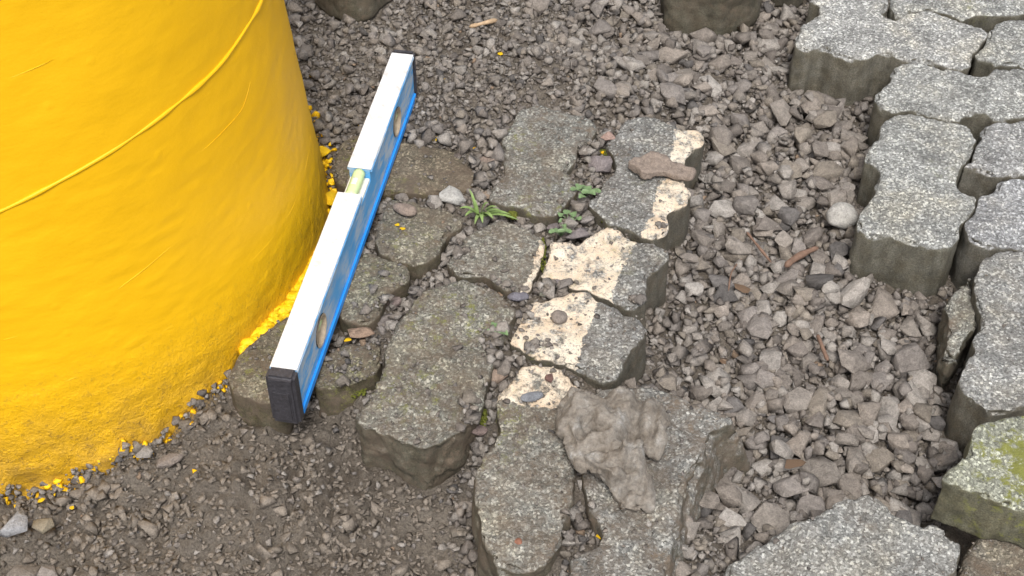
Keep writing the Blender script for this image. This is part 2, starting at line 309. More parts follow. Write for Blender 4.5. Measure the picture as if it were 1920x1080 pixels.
PAINT = {  # photo polygons of worn cream paint
 'M2': [Z(*a6b, [(1500,232),(1720,240),(1740,360),(1620,420),(1560,520),(1440,450),(1470,380)]), Z(*a6b, [(1400,560),(1560,600),(1640,680),(1620,780),(1460,870),(1480,960),(1400,1050),(1240,1035),(1260,960),(1300,900),(1350,860),(1310,830),(1360,740),(1350,680),(1380,640)])],
 'M10': [Z(*a7b, [(360,420),(420,150),(800,60),(985,150),(930,290),(880,400),(845,470),(835,580),(700,520),(500,450)])],
 'M11': [Z(*a7b, [(170,820),(330,510),(560,470),(760,540),(700,690),(650,820),(605,980),(400,940)])],
 'M12': [Z(*a6, [(160,480),(230,360),(300,320),(400,340),(510,432),(400,452),(380,492),(270,484),(200,468)])],
 'M5': [Z(*a2, [(1130,745),(1170,790),(1120,900),(1070,1060),(1000,1075),(1040,1000),(1085,900)])],
}
MOSS = {'P9': [[(1820,885),(1865,795),(1930,775),(2010,800),(2000,960),(1900,930)]], 'M6': [[(655,520),(690,495),(735,505),(740,540),(690,560)]],
 'M4': [[(730,420),(800,430),(830,460),(760,480),(730,460)]], 'M5': [[(900,450),(925,450),(935,490),(905,490)]], 'M7': [[(760,560),(880,550),(940,570),(900,640),(760,640)], [(680,700),(800,680),(860,760),(790,780),(700,770)]],
 'M9': [[(430,700),(500,600),(575,585),(560,690),(470,740)]], 'M8': [[(600,700),(690,690),(700,730),(600,735)]], 'M12': [[(895,760),(960,740),(1000,790),(930,880),(890,880)]],
 'M1': [[(930,250),(1000,230),(990,300)], [(960,380),(1080,330),(1090,390),(960,400)]], 'M2': [[(1120,400),(1180,420),(1130,430)], [(1180,330),(1260,320),(1240,350)]], 'P1': [], 'P2': [[(1790,0),(1860,5),(1830,30)]], 'P5': [[(1740,320),(1775,310),(1780,335)]], 'M3': [[(625,280),(690,260),(690,345),(630,345)], [(690,330),(790,345),(780,362),(690,360)]],
 'M11': [[(980,620),(1050,640),(1020,680),(970,650)]], 'M10': [[(1010,520),(1110,530),(1100,560),(1000,550)], [(1140,440),(1180,450),(1165,520),(1150,520)]], 'P7': [], 'T1': []}
SOIL = {'M3': .9, 'M4': .7, 'M6': .75, 'M7': .75, 'M8': 1.0, 'M9': .85, 'P10': 1.0, 'M12': .7, 'M13': .7, 'M1': .7, 'M5': .65, 'M2': .3, 'P11': .25, 'P8': .2, 'P4': .12, 'P6': .1, 'T1': .5, 'T2': .4, 'P8b': .5, 'M11': .35, 'M10': .35}

VOX = .0026
def remesh(V, F):
    me = bpy.data.meshes.new('t'); me.from_pydata(V, [], F); me.update()
    o = bpy.data.objects.new('t', me); C.objects.link(o)
    m = o.modifiers.new('r', 'REMESH'); m.mode = 'VOXEL'; m.voxel_size = VOX; m.adaptivity = 0
    dg = bpy.context.evaluated_depsgraph_get(); ev = o.evaluated_get(dg); r = ev.to_mesh()
    n = len(r.vertices); P = np.empty(n*3); r.vertices.foreach_get('co', P)
    f = np.empty(len(r.polygons)*4, np.int32); r.polygons.foreach_get('vertices', f) if all(p.loop_total == 4 for p in r.polygons[:50]) else None
    e = np.empty(len(r.edges)*2, np.int32); r.edges.foreach_get('vertices', e)
    ev.to_mesh_clear(); bpy.data.objects.remove(o); bpy.data.meshes.remove(me)
    return P.reshape(-1, 3), f.reshape(-1, 4), e.reshape(-1, 2)
def smooth(P, e, it, lam=.5):
    n = len(P); deg = np.bincount(e.ravel(), minlength=n)[:, None]
    for _ in range(it):
        S = np.stack([np.bincount(e[:, 0], P[e[:, 1], k], n)+np.bincount(e[:, 1], P[e[:, 0], k], n) for k in range(3)], 1)
        P = P*(1-lam) + lam*S/np.maximum(deg, 1)
    return P
def vnormals(P, f):
    nf = np.cross(P[f[:, 2]]-P[f[:, 0]], P[f[:, 3]]-P[f[:, 1]]); Nn = np.zeros_like(P)
    for k in range(4):
        for c in range(3): Nn[:, c] += np.bincount(f[:, k], nf[:, c], len(P))
    return Nn/np.maximum(np.linalg.norm(Nn, axis=1, keepdims=True), 1e-12)
def block(top, thick, seed, rough=1.0, flare=None, its=4, chip=.006, ang_=.6):
    """solid block under a closed top outline (n x 3 world points)"""
    lin = np.vstack([np.linspace(top[k-1], top[k], 9)[:-1] for k in range(len(top))]); ce = catmull(np.roll(top, 1, 0), .0015)
    d2 = ((ce[:, None, :2]-lin[None, :, :2])**2).sum(2); top = ce*(1-ang_)+lin[np.argmin(d2, 1)]*ang_; n = len(top)
    # worn outline
    top[:, :2] += .0014*np.c_[fbm(top, 110, seed, 3), fbm(top, 110, seed+5, 3)]
    bot = top.copy(); bot[:, 2] = top[:, 2].mean() - thick if flare is None or True else 0
    if flare is not None: bot[:, :2] += flare(top)
    V = np.r_[top, bot].tolist(); area = np.sum(top[:, 0]*np.roll(top[:, 1], -1)-np.roll(top[:, 0], -1)*top[:, 1])
    F = [list(range(n)), list(range(2*n-1, n-1, -1))] + [[i, n+i, n+(i+1) % n, (i+1) % n] for i in range(n)]
    P, f, e = remesh(V, F)
    P = smooth(P, e, its); Nn = vnormals(P, f); hi = np.clip(Nn[:, 2], 0, 1)
    zt = top[:, 2].mean(); edge = np.clip(1-np.abs(Nn[:, 2]-.55)/.45, 0, 1)*(P[:, 2] > zt-.02)
    d = rough*(.0014*fbm(P, 38, seed, 2) + .0007*fbm(P, 85, seed+2, 2)*hi + .0010*fbm(P, 170, seed+3, 2)*(.35+.65*hi)) - edge*chip*np.clip(fbm(P, 85, seed+9, 3)-.08, 0, 1.2)*2.1
    return P + Nn*d[:, None], f
def facets(P, n, amp, seed, box=None):
    """broken-rock relief: random tilted facets around random seeds"""
    r = np.random.default_rng(seed); lo, hi = P.min(0), P.max(0); S = r.uniform(lo, hi, (n, 3)); T = r.normal(0, 1, (n, 3))
    Q = P+.003*np.c_[vn(P, 120, seed), vn(P, 120, seed+1), vn(P, 120, seed+2)]
    k = np.argmin(((Q[:, None, :]-S[None])**2).sum(2), 1)
    return amp*(np.clip(((P-S[k])*T[k]).sum(1)*45, -1, 1)+.6*r.uniform(-1, 1, n)[k])
OPENINGS = [(1840, 125, 22, 14), (1832, 224, 31, 14), (1840, 38, 27, 12), (1684, 17, 20, 15), (1834, 342, 38, 22)]      # round drainage openings where paver corners meet
def scallop(pts):
    out = []
    for k in range(len(pts)):
        a, b = np.array(pts[k], float), np.array(pts[(k+1) % len(pts)], float); m = max(1, int(np.linalg.norm(b-a)/5)); out += [a+(b-a)*t/m for t in range(m)]
    for q in out:
        for cx, cy, rx, ry in OPENINGS:
            d = math.hypot((q[0]-cx)/rx, (q[1]-cy)/ry)
            if 1e-3 < d < 1: q[0] = cx+(q[0]-cx)/d; q[1] = cy+(q[1]-cy)/d
    return [tuple(q) for q in out]
OUT = {}
def make_paver(i, key, pts, z, thick, tint, label, based=False):
    if key in ('P1', 'P2', 'P3', 'P4', 'P5', 'P6', 'P7'): pts = scallop(pts)
    if based: top = np.array([U(x, y, z) for x, y in pts]); top[:, 2] += thick; zt = z+thick
    elif isinstance(z, tuple):
        c = np.array([U(x, y, z[0]) for x, y in pts]).mean(0)
        top = np.array([Upl(x, y, z[0], z[1], z[2], c[0], c[1]) for x, y in pts]); zt = z[0]
    else: top = np.array([U(x, y, z) for x, y in pts]); zt = z
    rough, flare, its, chip = 1.0, None, 2, .007
    if key == 'M13':
        rough = 1.2; chip = .010
        flare = lambda T: np.c_[np.clip((T[:, 0]-.075)/.06, 0, 1)*.032, -np.clip((T[:, 0]-.075)/.06, 0, 1)*.004]
    if key in ('P11', 'P8b', 'M7', 'M12', 'P9', 'M8'): rough = 1.6; chip = .010
    if key == 'M7': flare = lambda T: np.c_[np.zeros(len(T)), np.clip((.905-T[:, 1])/.05, 0, 1)*.004]
    if key in ('M3', 'M9'): rough = .7
    if based: rough = 1.7
    P, f = block(top, thick, 100+i*13, rough, flare, its, chip)
    if key in ('M13', 'M7', 'P11', 'P8b', 'M12'):
        Nn = vnormals(P, f); sd = 1-np.clip(Nn[:, 2]*1.3, 0, .82); P = P + Nn*((facets(P, 120, .0022, i)+facets(P, 500, .0013, i+1))*sd*(.4 if key == 'M13' else .7))[:, None]
    org = np.array([P[:, 0].mean(), P[:, 1].mean(), P[:, 2].min()])
    if key == 'P11':    # a fracture step across its left third
        s = np.clip(((P[:, 0]-org[0])+.055+.02*vn(P, 30, 3))/.018, 0, 1); P[:, 2] -= (1-s)*.012*(P[:, 2] > zt-.03)
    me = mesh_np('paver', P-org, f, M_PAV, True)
    for nm, D in (('paint', PAINT), ('moss', MOSS)):
        val = np.zeros(len(P))
        if D.get(key):
            w = P[:, :2] + .0016*np.c_[vn(P, 220, 1), vn(P, 220, 2)]
            for poly in D[key]:
                q = np.array([U(x, y, zt) for x, y in poly])
                if nm == 'moss':
                    for jx in np.array((-.012, -.006, 0, .006, .012))*(2 if key == 'P9' else 1):
                        for jy in np.array((-.012, 0, .012))*(2 if key == 'P9' else 1): val += inpoly(w[:, 0]+jx, w[:, 1]+jy, q)/15.
                else: val = np.maximum(val, sum(inpoly(w[:, 0]+jx, w[:, 1]+jy, q)*1. for jx in (-.002, .002) for jy in (-.002, .002))/4)
        if nm == 'moss': val = np.clip(val*(2.2 if key == 'P9' else .85), 0, 3)
        fattr(me, nm, val)
    fattr(me, 'soil', np.full(len(P), SOIL.get(key, .05)))
    dk = .93 if key[0] == 'M' else 1.0; o = obj('paver', me, loc=org); o.color = (*[q*dk for q in tint], 1)
    tag(o, label, 'paver', 'concrete pavers')
    OUT[key] = (top, zt); return o
for i, (key, pts, z, th, tint, lab) in enumerate(PAV): make_paver(i, key, pts, z, th, tint, lab)
for i, (key, pts, z, th, tint, lab) in enumerate(BASED): make_paver(50+i, key, pts, z, th, tint, lab, True)

# ------------------------------------------------------------------ ground heights
CTRL = [(1400,500,0),(1500,700,0),(1600,850,0),(1400,900,-.005),(1450,250,.004),(1550,150,.004),(1350,100,.012),(1300,150,.025),(1200,170,.052),(1050,150,.060),(900,200,.062),(800,200,.061),(905,250,.062),(650,150,.05),(700,60,.045),(900,60,.045),(1100,60,.032),(1300,600,0),(1280,690,.002),(850,905,.0),(700,905,0),(600,835,.010),(480,800,.022),(400,790,.022),(300,855,.002),(200,895,-.008),(120,905,-.018),(30,935,-.024),(-60,950,-.024),(50,990,-.016),(300,1050,-.005),(600,1050,-.005),(850,1050,-.008),(1700,650,0),(1750,800,0),(1900,500,0),(1900,100,0),(1750,960,-.01),
 (760,520,.044),(880,430,.050),(780,640,.050),(905,720,.044),(1100,400,.054),(1000,600,.056),(900,350,.056),(905,480,.052),(850,520,.05),(830,500,.048),(1040,540,.056),(1140,560,.05),(1130,330,.052),(1090,330,.052),(885,860,.024),(890,800,.040),(895,760,.044),(1080,1000,.044),(1070,930,.054),(1075,880,.056),(1060,690,.054),(640,420,.044),(560,560,.044),(700,560,.046),(700,480,.044),(740,360,.05),(1100,300,.05),(1115,420,.048),(960,700,.050),(930,650,.05),(660,740,.03),(580,790,.015),
 (1290,520,0),(1330,400,0),(1345,300,.004),(1240,650,0),(1270,730,0),(1385,800,0),(1320,240,.02),(620,450,.035)]
CP = np.array([U(*c) for c in CTRL])
COL_C = (-.492, 1.110); COL_R = .304; COL_K = .085    # column centre, base radius, taper
X0, X1, Y0, Y1, H = -.95, .95, .28, 1.95, .003
gx = np.arange(X0, X1+1e-6, H); gy = np.arange(Y0, Y1+1e-6, H); GX, GY = np.meshgrid(gx, gy)
num = np.zeros(GX.shape); den = np.zeros(GX.shape)
for x, y, z in CP:
    w = 1/((GX-x)**2+(GY-y)**2+.00012)**2; num += w*z; den += w
GZ = num/den
P0 = np.c_[GX.ravel(), GY.ravel(), np.zeros(GX.size)]
mudm = np.clip(((U(860, 850)[0]-GX)/.1), 0, 1)*np.clip((1.0-GY)/.12, 0, 1)         # bare trodden mud, near left
GZ += (.0035*fbm(P0, 16, 5, 3)+.0022*fbm(P0, 90, 8, 3)).reshape(GX.shape)
GZ += mudm*(.010*np.abs(fbm(P0, 28, 21, 3)).reshape(GX.shape)+.005*np.clip(fbm(P0, 105, 31, 3), -.3, 2).reshape(GX.shape))
# obstacle map: pavers and column
BLK = np.zeros(GX.shape, bool)
for key, (top, zt) in OUT.items():
    sh = {'M1': .05, 'M3': .06, 'M8': .14, 'M9': .04, 'M4': .03, 'M6': .03}.get(key, 0)      # gravel laps over the edges of the sunk ones
    BLK |= inpoly(GX, GY, catmull(top+(top.mean(0)-top)*sh, .006))
colr = np.hypot(GX-COL_C[0], GY-COL_C[1]); BLK |= colr < COL_R-.004
cd = colr-COL_R
me = mesh_np('ground', np.c_[GX.ravel(), GY.ravel(), GZ.ravel()],
    (lambda I: np.stack([I[:-1, :-1].ravel(), I[:-1, 1:].ravel(), I[1:, 1:].ravel(), I[1:, :-1].ravel()], 1))(np.arange(GX.size).reshape(GX.shape)), M_GND, True)
ym = np.clip(1-cd/.012, 0, 1)*(.5+.5*vn(P0, 45, 77).reshape(GX.shape)); fattr(me, 'yellow', ym.ravel())
g = obj('ground', me); g['kind'] = 'structure'
# the yard going on around: four strips out to the far distance, butted a little below the detailed sheet
def strip(x0, x1, y0, y1):
    n = 24; xs = np.linspace(x0, x1, n); ys = np.linspace(y0, y1, n); A, B = np.meshgrid(xs, ys); I = np.arange(n*n).reshape(n, n)
    return np.c_[A.ravel(), B.ravel(), np.full(n*n, -.012)], np.stack([I[:-1, :-1].ravel(), I[:-1, 1:].ravel(), I[1:, 1:].ravel(), I[1:, :-1].ravel()], 1)
VV, FF, off = [], [], 0
for s in ((-60, 60, Y1-.004, 80), (-60, 60, -60, Y0+.004), (-60, X0+.004, Y0+.004, Y1-.004), (X1-.004, 60, Y0+.004, Y1-.004)):
    v, f = strip(*s); VV.append(v); FF.append(f+off); off += len(v)
me = mesh_np('outer_ground', np.vstack(VV), np.vstack(FF), M_GND, True); fattr(me, 'yellow', np.zeros(off))
o = obj('outer_ground', me); o['kind'] = 'structure'

# ------------------------------------------------------------------ yellow column
def col_pt(px, py):      # sight line onto the tapered column
    d = ray(px, py); lo = None
    ts = np.linspace(.3, 2.2, 4000)/1.0; ts = ts/np.linalg.norm(d)
    Pp = _c + d*ts[:, None]; rr = np.hypot(Pp[:, 0]-COL_C[0], Pp[:, 1]-COL_C[1]) - (COL_R-COL_K*Pp[:, 2])
    k = np.argmax(rr < 0)
    return Pp[k] if rr[k] < 0 else None
colo = obj('painted_column', None, loc=(*COL_C, 0)); tag(colo, 'massive tapered concrete column painted thick glossy yellow', 'column')
th = np.linspace(0, 2*math.pi, 560, endpoint=False); zs = np.r_[np.linspace(-.04, .30, 110), np.linspace(.304, .98, 120)[0:]]
TH, ZZ = np.meshgrid(th, zs); RR = COL_R-COL_K*ZZ
PW = np.c_[(np.cos(TH)*RR).ravel(), (np.sin(TH)*RR).ravel(), ZZ.ravel()]
low = np.clip((.15-ZZ.ravel())/.13, 0, 1)
dR = .0008*fbm(PW, 14, 3, 2)+.0003*fbm(PW*np.array([1, 1, 2.5]), 50, 9, 2) + low*(.0011*fbm(PW, 70, 13, 3)) + np.clip((.045-ZZ.ravel())/.05, 0, 1)*(.004+.006*fbm(PW, 40, 23, 2))
RR2 = RR+dR.reshape(RR.shape); V = np.c_[(np.cos(TH)*RR2).ravel(), (np.sin(TH)*RR2).ravel(), ZZ.ravel()]
n, m = len(zs), len(th); I = np.arange(n*m).reshape(n, m); J = np.roll(I, -1, 1)
F = np.stack([I[:-1].ravel(), J[:-1].ravel(), J[1:].ravel(), I[1:].ravel()], 1)
# rounded top cap
capr = [1, .985, .95, .6, .02]; capz = [0, .012, .018, .022, .023]; base = I[-1]; VA = [V]; FA = [F]; prev = base; cnt = len(V)
for cr, cz in zip(capr[1:], capz[1:]):
    VA.append(np.c_[np.cos(th)*RR[-1]*cr, np.sin(th)*RR[-1]*cr, np.full(m, zs[-1]+cz)]); cur = np.arange(cnt, cnt+m); cnt += m
    FA.append(np.stack([prev, np.roll(prev, -1), np.roll(cur, -1), cur], 1)); prev = cur
V = np.vstack(VA); me = mesh_np('shaft', V, np.vstack(FA), M_YEL, True); fattr(me, 'low', np.clip((.15-V[:, 2])/.13, 0, 1))
obj('shaft', me, colo)
def tube(name, pts, rad, mat, parent=None, sides=6, loc=None, jit=0):
    pts = np.asarray(pts, float); n = len(pts); V = []
    rad = np.broadcast_to(rad, (n,))
    for i in range(n):
        t = pts[min(i+1, n-1)]-pts[max(i-1, 0)]; t = t/np.linalg.norm(t); a = np.cross(t, (0, 0, 1.0)); 
        if np.linalg.norm(a) < .05: a = np.cross(t, (1., 0, 0))
        a /= np.linalg.norm(a); b = np.cross(t, a)
        for k in range(sides): V.append(pts[i]+rad[i]*(math.cos(k*2*math.pi/sides)*a+math.sin(k*2*math.pi/sides)*b))
    F = [(i*sides+k, i*sides+(k+1) % sides, (i+1)*sides+(k+1) % sides, (i+1)*sides+k) for i in range(n-1) for k in range(sides)]
    V = np.array(V); V = np.r_[V, [pts[0]], [pts[-1]]]
    bm = bmesh.new(); vs = [bm.verts.new(v) for v in V]
    for f in F: bm.faces.new([vs[q] for q in f])
    for k in range(sides): bm.faces.new([vs[-2], vs[(k+1) % sides], vs[k]]); bm.faces.new([vs[-1], vs[(n-1)*sides+k], vs[(n-1)*sides+(k+1) % sides]])
    return bm_obj(name, bm, mat, parent, True, loc)
SEAMS = [([(-30,408),(0,395),(120,335),(230,270),(330,197),(410,125),(460,55),(490,0),(500,-40)], .0024, .6),
         ([(583,252),(572,320),(552,380),(515,440),(470,490),(415,535)], .0007, .8), ([(0,640),(90,610),(180,570),(262,512),(330,455),(400,400)], .0003, .8),
         ([(470,145),(455,200),(425,238),(370,290),(310,318)], .0003, .8), ([(0,745),(60,738),(150,705),(230,668),(330,605)], .00035, .9), ([(10,150),(60,130),(100,112)], .0003, .8)]
for pts, r, k in SEAMS:
    Q = [p for p in (col_pt(*q) for q in pts) if p is not None]
    Q = catmull(Q, .006, False)
    ax = Q[:, :2]-np.array(COL_C); ax = ax/np.linalg.norm(ax, axis=1)[:, None]
    rr = COL_R-COL_K*Q[:, 2]-(.0003 if r > .002 else .55*r+.0001)+.0012*fbm(np.c_[ax*rr_ if False else ax*.3, Q[:, 2]], 14, 3, 1)*.6; Q[:, :2] = ax*rr[:, None]
    rad = r*(.8+.35*vn(Q, 60, 5)); rad[0] *= .2; rad[-1] *= .2
    s = tube('seam_ridge', Q, rad, M_YEL, colo, 8)

# ------------------------------------------------------------------ stones: angular templates
def fresh_hull(pts):
    bm = bmesh.new()
    for p in pts: bm.verts.new(p)
    bmesh.ops.convex_hull(bm, input=bm.verts)
    bmesh.ops.delete(bm, geom=[v for v in bm.verts if not v.link_faces], context='VERTS'); return bm
def hull_template(seed, npts, bevel):
    r = random.Random(seed); pts = [Vector((r.gauss(0, 1), r.gauss(0, 1), r.gauss(0, 1))).normalized()*r.uniform(.8, 1.05) for _ in range(npts)]
    bm = fresh_hull(pts)
    for _ in range(3):        # a few big flat cleavage faces
        nrm = Vector((r.gauss(0, 1), r.gauss(0, 1), r.gauss(0, .8))).normalized()
        bmesh.ops.bisect_plane(bm, geom=bm.verts[:]+bm.edges[:]+bm.faces[:], plane_co=nrm*r.uniform(.5, .72), plane_no=nrm, clear_outer=True)
        pts = [v.co.copy() for v in bm.verts]; bm.free(); bm = fresh_hull(pts)
    bmesh.ops.dissolve_limit(bm, angle_limit=R(9), verts=bm.verts, edges=bm.edges)
    if bevel: bmesh.ops.bevel(bm, geom=bm.edges[:], offset=bevel, segments=1, affect='EDGES', profile=.6, clamp_overlap=True)
    bmesh.ops.triangulate(bm, faces=bm.faces); bmesh.ops.recalc_face_normals(bm, faces=bm.faces)
    V = np.array([v.co[:] for v in bm.verts]); bm.verts.index_update(); F = np.array([[v.index for v in f.verts] for f in bm.faces])
    bm.free(); lo, hi = V.min(0), V.max(0); V = (V-(lo+hi)/2)/((hi-lo)/2)
    return V, F
BIG = [hull_template(s, 12, .045) for s in range(30)]; SMALL = [hull_template(100+s, 9, 0) for s in range(30)]; TINY = [hull_template(200+s, 7, 0) for s in range(24)]
BIGME = []
for k, (V, F) in enumerate(BIG):      # shared mesh data for the stones that are objects
    W = V + .05*np.c_[vn(V, 2.3, k), vn(V, 2.3, k+50), vn(V, 2.3, k+90)]; W[:, 2] -= W[:, 2].min(); BIGME.append(mesh_np('stone', W, F, M_STONE))
HM = GZ.copy()
def cell(x, y): return int(round((x-X0)/H)), int(round((y-Y0)/H))
def rest(x, y, rx, ry, hz, update=True, q=.5, sink=.35):
    i, j = cell(x, y); a, b = max(1, int(rx/H)), max(1, int(ry/H))
    s = HM[max(0, j-b):j+b+1, max(0, i-a):i+a+1]
    if s.size == 0: return GZ.min()
    z = float(np.quantile(s, q)) - sink*hz
    if update:
        jj, ii = np.ogrid[max(0, j-b)-j:max(0, j-b)-j+s.shape[0], max(0, i-a)-i:max(0, i-a)-i+s.shape[1]]
        d2 = (ii/max(a, 1))**2+(jj/max(b, 1))**2
        np.maximum(s, np.where(d2 < 1, z+2*hz*np.sqrt(np.clip(1-.6*d2, 0, 1)), -9), out=s)
    return z
PAL = np.array([(.212,.189,.168),(.25,.226,.204),(.183,.161,.143),(.225,.196,.171),(.275,.252,.23),(.198,.178,.164),(.154,.135,.121),(.213,.186,.157)])
def shade(r=1.0):
    c = PAL[rng.integers(len(PAL))]*rng.uniform(.84, 1.16)*r
    t = rng.random()
    if t < .007: c = np.array((.24, .175, .125))*rng.uniform(.7, 1.2)
    elif t < .04: c = np.array((.135, .125, .12))*rng.uniform(.6, 1.2)
    elif t < .07: c = np.array((.33, .305, .28))*rng.uniform(.8, 1.1)
    return c
def inview(x, y, m=0): 
    d = np.array([x, y, 0])-_c; w = d@_f; px = 960+FPX*d[0]/w; py = 540-FPX*(d@_u)/w
    return px, py
def scatter_stuff(name, n, size_fn, templ, dens_fn, label, q=.5, sink=.3, colmul=1.0, flat=(.5, .9), soil=False):
    VV, FF, CC, off = [], [], [], 0; placed = 0
    while placed < n:
        x, y = rng.uniform(-.82, .82), rng.uniform(.42, 1.78); px, py = inview(x, y)
        if not (-140 < px < 2060 and -160 < py < 1180): 
            continue
        placed += 1
        i, j = cell(x, y)
        if BLK[j, i] or rng.random() > dens_fn(px, py, x, y): continue
        r = size_fn(px, py); k = int(r*.7/H)
        if k and BLK[max(0, j-k):j+k+1:max(k, 1), max(0, i-k):i+k+1:max(k, 1)].any(): continue
        rx, ry, rz = r*rng.uniform(.75, 1.25), r*rng.uniform(.7, 1.1), r*rng.uniform(*flat)
        z = rest(x, y, r, r, rz, True, q, sink)
        V, F = templ[rng.integers(len(templ))]
        rot = np.array(Matrix.Rotation(rng.uniform(0, 6.28), 3, 'Z') @ Matrix.Rotation(rng.normal(0, .35), 3, 'X') @ Matrix.Rotation(rng.normal(0, .35), 3, 'Y'))
        W = (V*np.array([rx, ry, rz]))@rot.T + np.array([x, y, z+rz])
        c = np.array((.19, .163, .136))*rng.uniform(.78, 1.22) if soil or (mud_w(px, py) > .5 and rng.random() < .75) else shade(colmul); dc = math.hypot(x-COL_C[0], y-COL_C[1])-COL_R
        if dc < .02 and rng.random() < .5*(1-dc/.02): c = np.array((.8, .46, .008))
        elif rng.random() < .0018 and px < 1200: c = np.array((.8, .46, .008))
        VV.append(W); FF.append(F+off); off += len(V); CC.append(np.tile(c, (len(V), 1)))
    me = mesh_np(name, np.vstack(VV), np.vstack(FF), M_STUFF); cattr(me, 'col', np.vstack(CC))
    o = obj(name, me); o['kind'] = 'stuff'; tag(o, label, 'gravel'); return o
def ellipse(px, py, cx, cy, rx, ry): return math.exp(-(((px-cx)/rx)**2+((py-cy)/ry)**2))
def coarse_w(px, py):
    w = max(ellipse(px, py, 1500, 330, 210, 300), ellipse(px, py, 1560, 800, 260, 260), .7*ellipse(px, py, 1320, 130, 260, 130))
    return w*(1-.75*ellipse(px, py, 1330, 650, 110, 90))
def mud_w(px, py): return max(0, min(1, (870-px)/60))*max(0, min(1, (py-760)/60))
def in_joint(px, py): return 620 < px < 1130 and 280 < py < 1000
# grit bed, then fine gravel over it
scatter_stuff('grit', 60000, lambda px, py: rng.uniform(.0013, .0030)*(1.25 if mud_w(px, py) > .5 else 1), TINY, lambda px, py, x, y: 1.0 if mud_w(px, py) < .5 else (.9 if fbm(np.array([[x, y, 0.]]), 17, 3, 2)[0] > .12 else .55), 'fine brown grit covering the bare ground', .5, .35, .92)
scatter_stuff('fine_gravel', 26000, lambda px, py: min(.0098, rng.lognormal(math.log(.0044), .40))*(.75 if mud_w(px, py) >= .3 else .82 if px < 1050 and py < 300 else 1), SMALL,
    lambda px, py, x, y: ((.12 if fbm(np.array([[x, y, 0.]]), 17, 3, 2)[0] > .05 else .03) if mud_w(px, py) > .5 else (.8 if in_joint(px, py) else .95)), 'fine angular grey-brown gravel spread between column and pavers', .55, .3)

scatter_stuff('soil_clods', 14000, lambda px, py: min(.010, rng.lognormal(math.log(.0034), .5)), SMALL, lambda px, py, x, y: .55*mud_w(px, py)*(1 if fbm(np.array([[x, y, 0.]]), 17, 3, 2)[0] > -.1 else .3), 'crumbled damp soil clods in the near left mud', .5, .55, .86, (.4, .7), True)
scatter_stuff('gravel_infill', 9000, lambda px, py: min(.0125, rng.lognormal(math.log(.0055), .5)), SMALL,
    lambda px, py, x, y: .8*coarse_w(px, py), 'small stones filling the gaps between the coarse stones', .4, .3)
# ------------------------------------------------------------------ coarse stones, each an object
HAND = []
def add(ax, L): HAND.extend([(ax[0]+x/ax[2], ax[1]+y/ax[2], w/ax[2], h/ax[2]) for x, y, w, h in L])
add(a7, [(85,765,95,110),(150,760,90,130),(325,430,105,100),(415,455,100,110),(520,520,110,90),(590,480,90,80),(670,460,90,90),(665,510,80,60),(400,525,60,60),(420,590,70,70),(340,610,100,70),(410,690,140,110),(530,725,100,120),(580,680,70,80),(305,670,100,50),(320,745,110,80),(390,800,100,70),(235,860,130,90),(100,865,110,70),(100,940,70,70),(130,635,90,60),(650,640,110,70),(640,80,110,110),(560,60,120,80),(570,140,90,60),(735,90,70,70),(455,65,50,70),(350,80,80,60),(410,150,90,60),(465,180,50,90),(735,170,60,80),(670,250,80,50),(660,300,80,60),(580,240,60,60),(760,270,120,110),(540,310,120,80),(560,360,90,50),(520,410,100,60),(300,355,50,50),(190,330,90,60),(200,430,90,70),(245,430,50,50),(730,410,50,50),(370,205,40,40),(395,265,70,70),(350,320,40,90),(400,325,50,40),(720,790,80,100),(765,825,70,110),(820,800,80,40),(640,790,70,60),(470,760,70,60),(210,650,60,60),(205,590,50,50),(440,400,60,60),(260,520,70,30),(150,540,70,50),(800,640,60,40),(60,560,50,40)])
add((1280, 400, 3), [(320,205,180,80),(210,50,80,110),(320,100,110,120),(470,70,150,90),(220,245,100,70),(110,285,80,60),(890,210,110,80),(750,310,110,100),(850,330,90,100),(600,350,150,60),(590,430,130,100),(660,490,120,90),(830,460,90,80),(460,510,80,120),(545,555,80,80),(220,500,100,100),(415,405,70,80),(500,390,90,80),(640,200,80,70),(700,130,80,60),(440,180,90,60),(330,370,90,80)])
add((1060, 0, 3.84), [(510,75,90,80),(600,80,90,80),(680,270,90,60),(430,220,100,60),(500,430,90,90),(610,410,100,80),(545,500,200,80),(660,610,180,110),(740,660,80,90),(860,610,160,60),(600,740,150,70),(970,745,130,80),(1275,330,100,100),(1335,410,110,90),(1530,500,160,70),(1280,690,120,80),(1580,780,130,150),(1760,780,160,130),(1000,870,190,100),(1400,940,120,80),(1550,350,100,90),(1570,110,110,110),(1640,180,100,110),(1430,130,80,80),(860,430,90,60),(1390,620,100,60),(1410,680,80,50),(250,630,80,60),(150,650,80,90),(60,460,90,70),(300,340,70,90),(210,480,100,60),(1310,600,140,50),(1190,720,90,60),(1100,820,90,60),(380,540,100,70),(120,330,80,60),(40,250,80,70)])
HAND += [(1470,215,34,52),(1515,205,36,40),(1555,320,60,32),(1440,320,38,36),(1450,375,34,46),(1400,390,46,38),(1350,385,56,42),(1385,465,56,32),(1500,270,30,28),(1540,350,40,25),(1470,345,26,24),(1410,280,48,34),(1380,240,40,30),(1360,340,36,30),(1420,235,36,30),(1545,235,44,34),(1500,310,34,28),(1480,410,40,34),(1530,440,40,34),(1570,470,36,30),(1590,290,30,34),(1435,430,36,30),
  (30,1060,54,40),(85,1050,50,40),(580,150,24,22),(720,75,34,22),(840,30,40,30),(1010,40,40,26),(1090,30,30,26)]
COARSE = []
